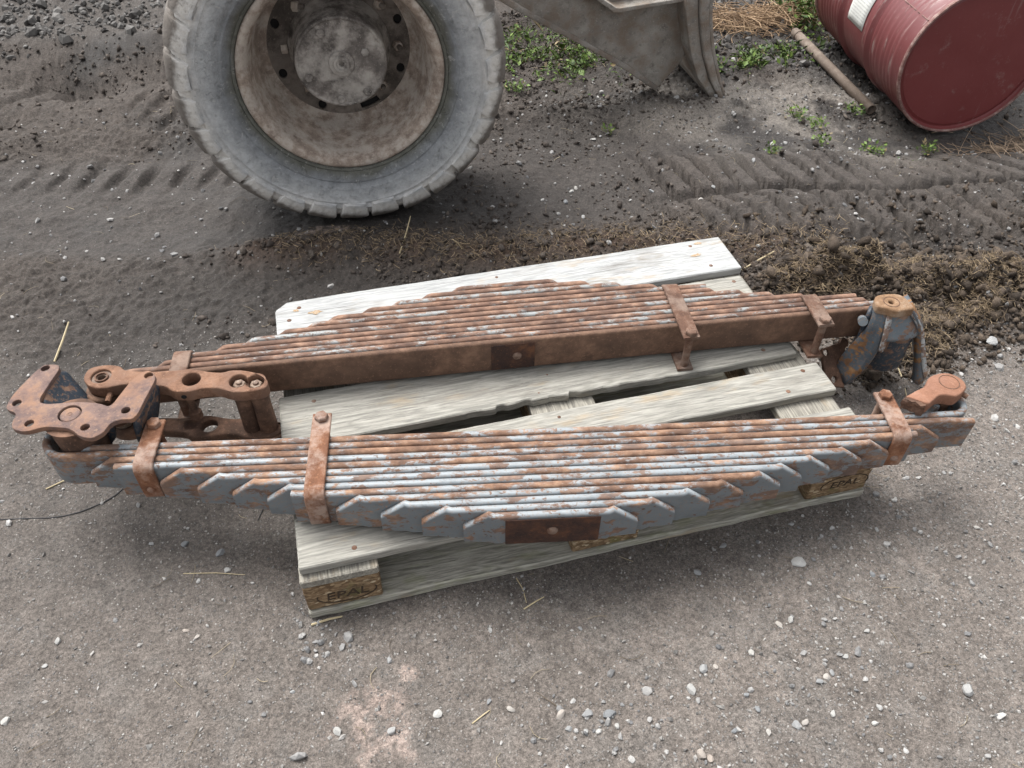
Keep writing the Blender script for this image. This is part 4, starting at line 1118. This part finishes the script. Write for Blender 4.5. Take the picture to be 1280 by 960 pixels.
lathe('base_rim', [(0.254, 0.835), (0.2545, 0.848), (0.258, 0.852), (0.263, 0.851), (0.2655, 0.846), (0.2655, 0.840), (0.262, 0.835)], 'drum_rim', dr, 140, 'Y', 40, True)
lathe('drum_base', [(0.0001, 0.838), (0.255, 0.838)], 'drum', dr, 80, 'Y', 30)
new_obj('seam', pydata('seam', *tube_vf([(0.2605 * math.cos(R(146)), y, 0.2605 * math.sin(R(146))) for y in np.linspace(0.02, 0.83, 20)], 0.0018, 6)), dr, 'drum_rim')
# paper label wrapped on the body
lab = bpy.data.meshes.new('paper_label')
V = []; F = []; UV = []
A0, A1, Y0, Y1 = R(146), R(185), 0.355, 0.50
for i in range(9):
    for j in range(5):
        a = A0 + (A1 - A0) * i / 8; y = Y0 + (Y1 - Y0) * j / 4
        V.append((0.2625 * math.cos(a), y, 0.2625 * math.sin(a))); UV.append((j / 4, 1 - i / 8))
for i in range(8):
    for j in range(4): F.append((i * 5 + j, i * 5 + j + 1, i * 5 + j + 6, i * 5 + j + 5))
lab.from_pydata(V, [], F); uvl = lab.uv_layers.new(name='UVMap')
for lp in lab.loops: uvl.data[lp.index].uv = UV[lp.vertex_index]
smooth(lab, 60)
lo = new_obj('paper_label', lab, dr, 'label'); ms = lo.modifiers.new('t', 'SOLIDIFY'); ms.thickness = 0.0008

# ------------------------------------------------------------------ pipe, wire
pz = lambda x, y: float(H(np.array([x]), np.array([y]))[0])
pp = empty('steel_pipe', (2.32, 2.0, 0))
tag(pp, 'thin brown steel pipe lying on the ground beside the drum', 'pipe')
A_, B_ = Vector((2.353, 2.40, pz(2.353, 2.40) + 0.03)), Vector((2.285, 1.665, pz(2.285, 1.665) + 0.026))
d_ = (A_ - B_).normalized(); o_ = Vector((2.32, 2.0, 0))
V, F = tube_vf([A_ - o_, A_.lerp(B_, 0.5) - o_, B_ - o_], 0.0195, 18, False)
po = new_obj('pipe_wall', pydata('pipe_wall', V, F), pp, 'pipe'); ms = po.modifiers.new('t', 'SOLIDIFY'); ms.thickness = 0.004
tube('collar', [A_.lerp(B_, 0.035) - o_, A_.lerp(B_, 0.06) - o_], 0.0225, 'pipe', pp, 18)
WP = [(-0.70, 0.40), (-0.619, 0.396), (-0.565, 0.386), (-0.522, 0.376), (-0.488, 0.373), (-0.458, 0.376), (-0.433, 0.383), (-0.411, 0.39), (-0.388, 0.404), (-0.371, 0.42), (-0.35, 0.45), (-0.30, 0.47), (-0.2, 0.45), (-0.1, 0.40), (-0.06, 0.33), (-0.09, 0.26)]
wo_ = tube('wire', [(x, y, pz(x, y) + 0.0012) for x, y in WP], 0.0013, 'wire', None, 6)
tag(wo_, 'thin black wire curling over the dirt under the front spring\'s left end', 'wire')

# ------------------------------------------------------------------ loose stones
ICO = None
def ico(sub=1):
    bm = bmesh.new(); bmesh.ops.create_icosphere(bm, subdivisions=sub, radius=1)
    V = np.array([v.co[:] for v in bm.verts]); F = np.array([[v.index for v in f.verts] for f in bm.faces]); bm.free()
    return V, F
IV, IF = ico(1)
def chip_me(seed):
    """angular crushed stone: icosphere cut by random planes"""
    r = np.random.default_rng(seed); V, F = ico(2); V = V.copy()
    for _ in range(9):
        n = r.normal(size=3); n /= np.linalg.norm(n); d = r.uniform(0.45, 0.8)
        k = V @ n; V = V - np.maximum(k - d, 0)[:, None] * n
    V *= np.array([1.0, r.uniform(0.6, 0.85), r.uniform(0.45, 0.7)])
    me = fast_mesh('stone_chip', V, F); smooth(me, 22); me.materials.append(MT['solo'])
    return me
chips = [chip_me(s) for s in range(8)]
STN = [(-0.237, 0.237, 13), (-0.167, 0.195, 13), (-0.305, 0.254, 8), (-0.21, 0.141, 8), (-0.155, 0.150, 10), (-0.462, 0.071, 11), (-0.481, 0.027, 9), (-0.233, 0.034, 8), (-0.212, 0.015, 8), (-0.043, -0.138, 8), (0.028, -0.23, 12), (0.134, -0.12, 10), (-0.533, -0.067, 12), (0.12, -0.252, 12), (0.202, -0.242, 11), (0.331, -0.266, 11), (0.295, -0.244, 10), (0.33, -0.11, 8), (0.695, -0.283, 15), (0.657, -0.315, 15), (0.715, -0.285, 9), (0.749, -0.348, 9), (0.977, -0.123, 19), (0.765, -0.092, 11), (0.783, 0.035, 9), (0.844, -0.045, 13), (0.871, -0.239, 13), (0.898, -0.235, 9), (0.794, -0.278, 13), (0.888, -0.358, 10), (0.907, -0.354, 9), (0.920, -0.348, 10), (0.96, -0.327, 11), (1.028, -0.291, 9), (1.145, -0.44, 18), (0.968, -0.427, 10), (0.808, -0.418, 15), (0.827, -0.419, 12), (0.757, -0.376, 9), (0.413, -0.296, 14), (0.457, -0.31, 15), (0.497, -0.321, 16), (0.418, -0.325, 10), (0.469, -0.342, 9), (0.502, -0.341, 9), (0.625, -0.424, 16), (0.448, -0.336, 8), (1.39, -0.137, 9), (0.946, -0.451, 10), (0.883, -0.417, 9), (0.755, -0.419, 8), (0.70, -0.4, 8), (0.639, -0.435, 12), (0.497, -0.15, 9), (1.108, -0.185, 8), (1.18, -0.09, 8), (1.03, 0.02, 11), (1.01, -0.03, 8), (0.93, 1.318, 15), (0.967, 1.374, 13), (0.985, 1.38, 12), (0.961, 1.228, 16), (1.149, 1.687, 14), (1.18, 1.70, 12), (1.22, 1.30, 13), (1.34, 1.18, 13), (1.42, 1.25, 12), (1.62, 1.36, 12), (2.206, 1.69, 16), (0.86, 1.35, 12), (2.0, 1.3, 14)]
for k, (x, y, mm) in enumerate(STN):
    s = mm / 1000.0 * random.uniform(0.72, 0.95)
    z = pz(x, y)
    o = new_obj('stone_chip', chips[k % 8], None, None, (x, y, z + s * 0.16), (random.uniform(-.4, .4), random.uniform(-.4, .4), random.uniform(0, 6.28)))
    o.scale = (s, s, s)
    own = {22: 'largest pale flat stone in front of the pallet\'s right half', 34: 'big pale stone at the lower right, away from the others', 45: 'pale stone at the bottom edge below the pallet\'s middle', 12: 'pale stone at the left edge near the bottom corner',
           10: 'dark topped stone left of the pink dust patch', 13: 'grey stone lying on the pink dust patch', 0: 'pale stone under the front spring, left of the pallet', 1: 'pale stone on the dirt nearest the pallet\'s front left side', 61: 'pale blue grey stone on the smooth track behind the white board',
           68: 'white stone on the dirt beside the pipe\'s lower end', 47: 'lone pale stone at the far right beyond the pallet', 11: 'pale stone just above the pink dust patch'}
    if k in own: tag(o, own[k], 'stone', 'loose stone chips')
    elif y > 0.85 and x < 1.0: tag(o, 'pale stone pressed into the smooth track right of the tyre', 'stone', 'loose stone chips')
    elif y > 0.85: tag(o, 'pale stone among the tyre bars below the blade and drum', 'stone', 'loose stone chips')
    elif x < 0.0: tag(o, 'small stone chip on the bare dirt left of the pallet', 'stone', 'loose stone chips')
    elif x < 0.38: tag(o, 'small pale stone on the dirt below the stamped left block', 'stone', 'loose stone chips')
    elif x < 0.55: tag(o, 'grey stone chip in the gravelly cluster at bottom centre', 'stone', 'loose stone chips')
    elif y < -0.34: tag(o, 'pale stone chip in the gravelly dirt at the lower right', 'stone', 'loose stone chips')
    else: tag(o, 'pale stone chip between pallet and lower right gravel', 'stone', 'loose stone chips')
ORD = ['first', 'second', 'third', 'fourth', 'fifth', 'sixth', 'seventh', 'eighth', 'ninth', 'tenth', 'eleventh', 'twelfth', 'thirteenth', 'fourteenth', 'fifteenth']
shared = {}
for o in COL.objects:
    if o.name.startswith('stone_chip'): shared.setdefault(o['label'], []).append(o)
for lb, L_ in shared.items():
    if len(L_) > 1:
        def px(o):
            v = o.location - cam.matrix_world.translation
            return v.dot(X) / -v.dot(Z)
        for o, w_ in zip(sorted(L_, key=px), ORD): o['label'] = w_ + ' from the left, ' + lb
o = new_obj('stone_chip', chips[3], None, None, (1.80, 0.355, pz(1.80, 0.355) + 0.006), (0.1, 0.1, 0.5)); o.scale = (0.026, 0.024, 0.012)
tag(o, 'flat white stone by itself right of the dirt mound', 'stone')
o = new_obj('stone_chip', chips[5], None, None, (0.108, 0.098, 0.1515), (0.2, 0.3, 1.0)); o.scale = (0.011, 0.011, 0.011)
tag(o, 'small blue grey stone lying on the front deck board against the spring', 'stone')

# ------------------------------------------------------------------ uncountable grit, crumbs, straw, leaves
def scatter(name, tv, tf, pos, scl, cols, mat, label, cat, tilt=1.0, jit=0.25, ang=20):
    n = len(pos); k = len(tv)
    q = rng.normal(size=(n, 4)) * np.array([1, tilt * 0.5, tilt * 0.5, 1]); q /= np.linalg.norm(q, axis=1)[:, None]
    w_, x_, y_, z_ = q.T
    Rm = np.stack([1 - 2 * (y_**2 + z_**2), 2 * (x_*y_ - z_*w_), 2 * (x_*z_ + y_*w_), 2 * (x_*y_ + z_*w_), 1 - 2 * (x_**2 + z_**2), 2 * (y_*z_ - x_*w_), 2 * (x_*z_ - y_*w_), 2 * (y_*z_ + x_*w_), 1 - 2 * (x_**2 + y_**2)], 1).reshape(n, 3, 3)
    V = (tv[None] * (1 + jit * rng.uniform(-1, 1, size=(n, k, 1))) + 0.35 * jit * rng.uniform(-1, 1, size=(n, k, 3))) * scl[:, None, :]
    V = np.einsum('nij,nkj->nki', Rm, V) + pos[:, None, :]
    T = (tf[None] + (np.arange(n) * k)[:, None, None]).reshape(-1, tf.shape[1])
    C = np.repeat(cols, k, axis=0)
    me = fast_mesh(name, V.reshape(-1, 3), T, C)
    if ang: smooth(me, ang)
    o = new_obj(name, me, None, mat)
    return tag(o, label, cat, kind='stuff')
OV = np.array([(1, 0, 0), (-1, 0, 0), (0, 1, 0), (0, -1, 0), (0, 0, 1), (0, 0, -1.0)]); OF = np.array([(0, 2, 4), (2, 1, 4), (1, 3, 4), (3, 0, 4), (2, 0, 5), (1, 2, 5), (3, 1, 5), (0, 3, 5)])
def sample(n, box, dens):
    out = np.zeros((0, 2))
    while len(out) < n:
        p = np.stack([rng.uniform(box[0], box[1], n * 2), rng.uniform(box[2], box[3], n * 2)], 1)
        keep = rng.random(len(p)) < dens(p[:, 0], p[:, 1])
        out = np.concatenate([out, p[keep]])
    return out[:n]
def off_pallet(x, y): return ~((x > -0.005) & (x < 1.205) & (y > -0.005) & (y < 0.805))
def on_ground(p, lift): return np.concatenate([p, (H(p[:, 0], p[:, 1]) + lift)[:, None]], 1)
def tone(n, a, b):
    t = rng.random((n, 1)); return np.array(a) * (1 - t) + np.array(b) * t
def lognorm(n, med, sig, mx): return np.minimum(med * np.exp(rng.normal(0, sig, n)), mx)

# grit over the dry foreground
n = 26000
heap = lambda x, y: np.clip(0.30 + 0.5 * sst(fbm(x, y, 4, 3, 60), 0.5, 0.7) + 0.5 * sst(x + 0.8 * (-y), 0.6, 1.2), 0, 1)
p = sample(n, (-0.75, 2.1, -0.65, 0.95), lambda x, y: heap(x, y) * (1 - 0.75 * masks(x, y)['rough']) * off_pallet(x, y))
s = lognorm(n, 0.0016, 0.42, 0.006)
c = tone(n, (0.11, 0.105, 0.10), (0.36, 0.345, 0.325)); c *= rng.uniform(0.7, 1.15, (n, 1))
scatter('grit', OV, OF, on_ground(p, s * 0.25), np.stack([s * rng.uniform(.8, 1.5, n), s, s * rng.uniform(.5, .9, n)], 1), c, 'stone', 'fine pale grit pressed into the dry dirt', 'grit')
# larger gravel: heaps beside the block, bottom right, gravel patches at the back
def gdens(x, y):
    m = masks(x, y)
    return np.clip(1.0 * blob(x, y, 0.0, -0.02, 0.035, 0.07) + 0.8 * blob(x, y, 0.035, -0.075, 0.05, 0.03) + 0.10 * sst(x - y, 0.75, 1.3) * (1 - m['rough']) + 0.35 * blob(x, y, 0.47, -0.33, 0.16, 0.06) + 0.3 * blob(x, y, 0.89, -0.36, 0.1, 0.06)
                   + 0.10 * m['pale'] + 0.03 * m['rough'] + 0.010 * m['ribs'] + 0.010, 0, 1) * off_pallet(x, y)
n = 3000
p = sample(n, (-0.9, 2.7, -0.65, 2.3), gdens)
s = lognorm(n, 0.0034, 0.45, 0.011)
c = tone(n, (0.13, 0.13, 0.132), (0.36, 0.35, 0.335))
scatter('gravel', IV, IF, on_ground(p, s * 0.3), np.stack([s * rng.uniform(.8, 1.5, n), s, s * rng.uniform(.5, .9, n)], 1), c, 'stone', 'scattered pale gravel on the dirt', 'gravel')
n = 8000
p = sample(n, (-1.7, 3.9, 2.1, 4.2), lambda x, y: np.clip(masks(x, y)['gravel'], 0, 1))
s = lognorm(n, 0.0085, 0.45, 0.026)
c = tone(n, (0.034, 0.031, 0.029), (0.15, 0.143, 0.135))
scatter('gravel', IV, IF, on_ground(p, s * 0.3), np.stack([s * rng.uniform(.8, 1.5, n), s, s * rng.uniform(.5, .9, n)], 1), c, 'stone', 'dark grey crushed gravel along the back of the yard', 'gravel')
# crumbs of wet soil
def cdens(x, y):
    m = masks(x, y)
    return np.clip(m['rough'] * (0.18 + 0.7 * sst(fbm(x, y, 5, 3, 61), 0.48, 0.66)) * (1 - 0.7 * m['rut']) * (1 - 0.7 * m['pale']) * (0.45 + 0.55 * sst(x, -0.1, 0.4)) + 0.9 * m['ridge'] + 0.9 * np.clip(m['mound'], 0, 1) - 0.35 * blob(x, y, -0.6, 1.3, 0.6, 0.6) + 0.03 * m['ribs'], 0, 1) * (1 - 0.88 * m['ribs'] * (1 - np.clip(m['mound'], 0, 1))) * off_pallet(x, y)
n = 16000
p = sample(n, (-1.5, 2.9, 0.25, 2.9), cdens)
s = lognorm(n, 0.0034, 0.5, 0.012)
c = tone(n, (0.035, 0.028, 0.024), (0.105, 0.088, 0.075))
scatter('soil_crumbs', IV, IF, on_ground(p, s * 0.25), np.stack([s * rng.uniform(.8, 1.4, n), s, s * rng.uniform(.6, .95, n)], 1), c, 'clod', 'loose dark crumbs of soil in the rutted mud', 'soil', jit=0.65, ang=0)
n = 13000
p = sample(n, (1.15, 2.6, 0.28, 1.05), lambda x, y: np.clip(masks(x, y)['mound'] * 1.1 + 0.02, 0, 1) * off_pallet(x, y))
s = lognorm(n, 0.0034, 0.62, 0.016)
c = tone(n, (0.030, 0.023, 0.018), (0.105, 0.080, 0.060)) * rng.uniform(0.6, 1.2, (n, 1))
scatter('soil_clods', IV, IF, on_ground(p, s * 0.35), np.stack([s * rng.uniform(.8, 1.4, n), s, s * rng.uniform(.6, .95, n)], 1), c, 'clod', 'heap of dark turf clods beside the pallet\'s right end', 'soil', jit=0.65, ang=0)
# fibres: bent three-sided straws
def straws(name, pos, L, rad, cols, label, up=0.35, bend=0.35):
    n = len(pos); az = rng.uniform(0, 2 * np.pi, n); el = np.abs(rng.normal(0, up, n))
    d = np.stack([np.cos(az) * np.cos(el), np.sin(az) * np.cos(el), np.sin(el)], 1)
    sd2 = np.stack([-np.sin(az), np.cos(az), np.zeros(n)], 1); upv = np.cross(d, sd2)
    kk = rng.normal(0, bend, n); k2 = rng.normal(0, bend * 0.4, n) - 0.1
    V = []
    for i in range(4):
        t = i / 3 - 0.5
        cpt = pos + d * (t * L)[:, None] + sd2 * (kk * (t * t - 0.08) * L)[:, None] + upv * (k2 * (t * t - 0.08) * L)[:, None]
        rr = rad * (1 - 0.25 * i / 3)
        for a in (0, 2.094, 4.189):
            V.append(cpt + (sd2 * math.cos(a) + upv * math.sin(a)) * rr[:, None])
    V = np.stack(V, 1)
    Q = np.array([(3 * i + j, 3 * i + (j + 1) % 3, 3 * i + 3 + (j + 1) % 3, 3 * i + 3 + j) for i in range(3) for j in range(3)])
    T = (Q[None] + (np.arange(n) * 12)[:, None, None]).reshape(-1, 4)
    me = fast_mesh(name, V.reshape(-1, 3), T, np.repeat(cols, 12, axis=0))
    return tag(new_obj(name, me, None, 'fibre'), label, 'straw', kind='stuff')
n = 10500
fd = lambda x, y: np.clip(0.9 * sst(masks(x, y)['mound'], 0.25, 0.7) * sst(fbm(x, y, 9, 3, 63), 0.42, 0.6) + 1.5 * blob(x, y, 1.45, 0.66, 0.07, 0.05) + 1.5 * blob(x, y, 1.60, 0.66, 0.07, 0.05) + 1.2 * blob(x, y, 1.87, 0.53, 0.08, 0.06) + blob(x, y, 2.05, 0.52, 0.05, 0.04) + 0.2 * masks(x, y)['ridge'], 0, 1) * off_pallet(x, y)
p = sample(n, (0.0, 2.6, 0.28, 1.35), fd)
L = rng.uniform(0.008, 0.045, n)
c = tone(n, (0.10, 0.068, 0.043), (0.38, 0.29, 0.185)) * rng.uniform(0.55, 1.15, (n, 1)); L = rng.uniform(0.006, 0.03, n)
straws('straw', on_ground(p, rng.uniform(0.002, 0.020, n)), L, rng.uniform(0.0003, 0.0010, n), c, 'dry straw and roots in the dirt mound', 0.4, 0.3)
n = 420
p = sample(n, (-0.8, 2.8, -0.6, 2.3), lambda x, y: (0.25 + 0.75 * masks(x, y)['pale']) * off_pallet(x, y))
straws('straw', on_ground(p, 0.0035), rng.uniform(0.008, 0.05, n), rng.uniform(0.0004, 0.0009, n), tone(n, (0.10, 0.075, 0.05), (0.38, 0.32, 0.22)), 'bits of dry straw strewn over the dirt', 0.06, 0.7)
n = 520
p = sample(n, (1.9, 2.75, 2.35, 2.85), lambda x, y: blob(x, y, 2.3, 2.58, 0.32, 0.09, 0.25))
straws('straw', on_ground(p, rng.uniform(0.005, 0.07, n)), rng.uniform(0.08, 0.26, n), rng.uniform(0.0012, 0.0024, n), tone(n, (0.16, 0.10, 0.06), (0.40, 0.28, 0.17)), 'tangle of dead stalks behind the pipe', 0.15, 0.5)
n = 260
p = sample(n, (2.35, 3.1, 1.15, 1.5), lambda x, y: blob(x, y, 2.7, 1.32, 0.25, 0.08, 0.1))
straws('straw', on_ground(p, rng.uniform(0.003, 0.02, n)), rng.uniform(0.04, 0.2, n), rng.uniform(0.0008, 0.0018, n), tone(n, (0.12, 0.085, 0.06), (0.36, 0.27, 0.19)), 'dry stalks and roots under the drum\'s lid', 0.1, 0.5)
# single straws one can point at
SS = [((-0.574, 0.888), (-0.54, 0.997), 0.0028, 'pale straw stalk standing up behind the left bracket'), ((0.350, 1.111), (0.412, 1.280), 0.0022, 'long pale stalk leaning on the mud by the tyre'), ((0.514, 1.133), (0.53, 1.071), 0.0014, 'short straw on the mud ridge behind the white board'),
      ((0.408, -0.010), (0.412, -0.072), 0.0011, 'thin straw sticking out in front of the pallet\'s runner'), ((0.404, -0.083), (0.449, -0.069), 0.0015, 'brown straw lying in front of the pallet\'s middle'), ((0.258, -0.273), (0.293, -0.259), 0.0013, 'bent straw right of the pink dust patch'),
      ((-0.536, 0.458), (-0.485, 0.477), 0.0015, 'straw on the dirt below the front spring\'s left tip'), ((0.000, -0.012), (0.060, -0.010), 0.0025, 'pale splinter lying along the stamped left block'), ((1.30, 0.807), (1.425, 0.848), 0.0030, 'thick dry stalk beside the white board\'s right end'),
      ((1.51, 0.339), (1.468, 0.233), 0.0016, 'dry stalk on the dirt below the dirt mound'), ((-0.24, 0.165), (-0.12, 0.130), 0.0009, 'hair thin straw on the dirt left of the stamped block')]
for (a, b, rad, lb) in SS:
    za, zb_ = pz(*a) + rad, pz(*b) + rad
    lift = 0.035 if 'standing' in lb or 'leaning' in lb else 0.002
    mx, my = (a[0] + b[0]) / 2 + 0.004, (a[1] + b[1]) / 2 + 0.002
    o = tube('straw_stalk', [(a[0], a[1], za), (mx, my, (za + zb_) / 2 + lift * 0.6), (b[0], b[1], zb_ + lift)], [rad, rad, rad * 0.7], 'fibre', None, 6)
    add_col(o.data, np.array([[0.42, 0.35, 0.22]]))
    tag(o, lb, 'straw')

# weeds: small folded leaves on short stems
LV = np.array([(0, 0, 0), (0.45, 0.30, 0.10), (1.0, 0, 0.02), (0.45, -0.30, 0.10), (0.5, 0, -0.02)]); LF = np.array([(0, 4, 1), (1, 4, 2), (2, 4, 3), (3, 4, 0)])
def leaves(name, base, size, cols, wide=1.0):
    wide = np.broadcast_to(np.asarray(wide, float), (len(base),))
    size = np.where(wide < 0.5, size * 1.8, size)
    n = len(base); az = rng.uniform(0, 2 * np.pi, n); el = rng.uniform(-0.1, 1.0, n); ro = rng.normal(0, 0.4, n)
    ca, sa, ce, se = np.cos(az), np.sin(az), np.cos(el), np.sin(el)
    ex = np.stack([ca * ce, sa * ce, se], 1); ey = np.stack([-sa, ca, 0 * az], 1); ez = np.cross(ex, ey)
    ey, ez = ey * np.cos(ro)[:, None] + ez * np.sin(ro)[:, None], ez * np.cos(ro)[:, None] - ey * np.sin(ro)[:, None]
    V = base[:, None, :] + size[:, None, None] * (LV[None, :, 0:1] * ex[:, None] + LV[None, :, 1:2] * wide[:, None, None] * ey[:, None] + LV[None, :, 2:3] * ez[:, None])
    T = (LF[None] + (np.arange(n) * 5)[:, None, None]).reshape(-1, 3)
    return fast_mesh(name, V.reshape(-1, 3), T, np.repeat(cols, 5, axis=0))
def weed_cols(n):
    c = tone(n, (0.030, 0.060, 0.012), (0.13, 0.20, 0.035)) * rng.uniform(0.6, 1.15, (n, 1))
    dead = rng.random(n) < 0.12
    c[dead] = np.array((0.22, 0.17, 0.09)) * rng.uniform(0.5, 1.1, (dead.sum(), 1))
    return c
def cover(dens, box, n, size, h, label):
    p = sample(n, box, dens)
    b = on_ground(p, rng.uniform(0, 1, n) ** 1.5 * h)
    me = leaves('ground_weeds', b, np.exp(rng.normal(0, 0.45, n)) * size, weed_cols(n), np.where(rng.random(n) < 0.35, 0.22, 1.0))
    tag(new_obj('ground_weeds', me, None, 'green'), label, 'weeds', kind='stuff')
cover(lambda x, y: np.clip((blob(x, y, 1.12, 2.42, 0.16, 0.20, 0.3) + 0.9 * blob(x, y, 1.29, 2.24, 0.10, 0.13)) * sst(fbm(x, y, 11, 3, 70), 0.36, 0.6), 0, 1), (0.75, 1.6, 1.9, 2.9), 2400, 0.012, 0.035, 'low green weeds between the tyre and the blade arm')
cover(lambda x, y: np.clip((blob(x, y, 2.0, 2.13, 0.20, 0.08, 0.3) + 0.8 * blob(x, y, 2.25, 2.25, 0.12, 0.05)) * sst(fbm(x, y, 11, 3, 71), 0.42, 0.62), 0, 1), (1.7, 2.6, 1.9, 2.45), 1100, 0.014, 0.035, 'patchy bright weeds on the gravel beside the pipe')
cover(lambda x, y: np.clip(blob(x, y, 2.46, 2.55, 0.06, 0.16), 0, 1), (2.3, 2.7, 2.2, 3.0), 700, 0.02, 0.12, 'green weeds growing behind the drum')
TUFT = [(0.965, 2.081, 'small weed tuft in the mud right of the tyre', 90), (1.947, 1.658, 'weed tuft on the pale dirt left of the drum', 80), (2.001, 1.592, 'weed sprig just below the tuft on the pale dirt', 60), (1.961, 1.477, 'lowest weed sprig on the pale dirt left of the drum', 45), (1.713, 1.401, 'thin yellow green weed at the edge of the tyre bars', 30),
        (2.229, 1.690, 'dark green weed at the pipe\'s near end', 70), (2.127, 1.40, 'weed tuft on the tyre bars left of the drum\'s foot', 70), (2.234, 1.310, 'wide weed tuft below the drum\'s foot', 95), (2.33, 1.36, 'small weed right under the drum\'s lid', 50), (1.216, 1.72, 'single small weed alone on the dark mud below the blade arm', 30)]
for x, y, lb, n in TUFT:
    th = rng.uniform(0, 2 * np.pi, n); rd = 0.045 * np.sqrt(rng.random(n)) * (n / 80) ** 0.5
    b = np.stack([rd * np.cos(th), rd * np.sin(th), rng.random(n) * 0.03], 1)
    me = leaves('leaves', b, rng.uniform(0.009, 0.02, n), weed_cols(n))
    t = empty('weed_tuft', (x, y, pz(x, y)))
    tag(t, lb, 'weed', 'weed tufts on the dirt')
    new_obj('leaves', me, t, 'green')
    sv, sf = [], []
    for k in range(8):
        a = rng.uniform(0, 6.28); v_, f_ = tube_vf([(0, 0, -0.004), (0.012 * math.cos(a), 0.012 * math.sin(a), 0.012), (0.028 * math.cos(a), 0.028 * math.sin(a), 0.02)], 0.0009, 4)
        sf += [tuple(i + len(sv) for i in f) for f in f_]; sv += v_
    sm = pydata('stem', sv, sf, 0); add_col(sm, np.array([[0.10, 0.15, 0.03]]))
    new_obj('stem', sm, t, 'green')
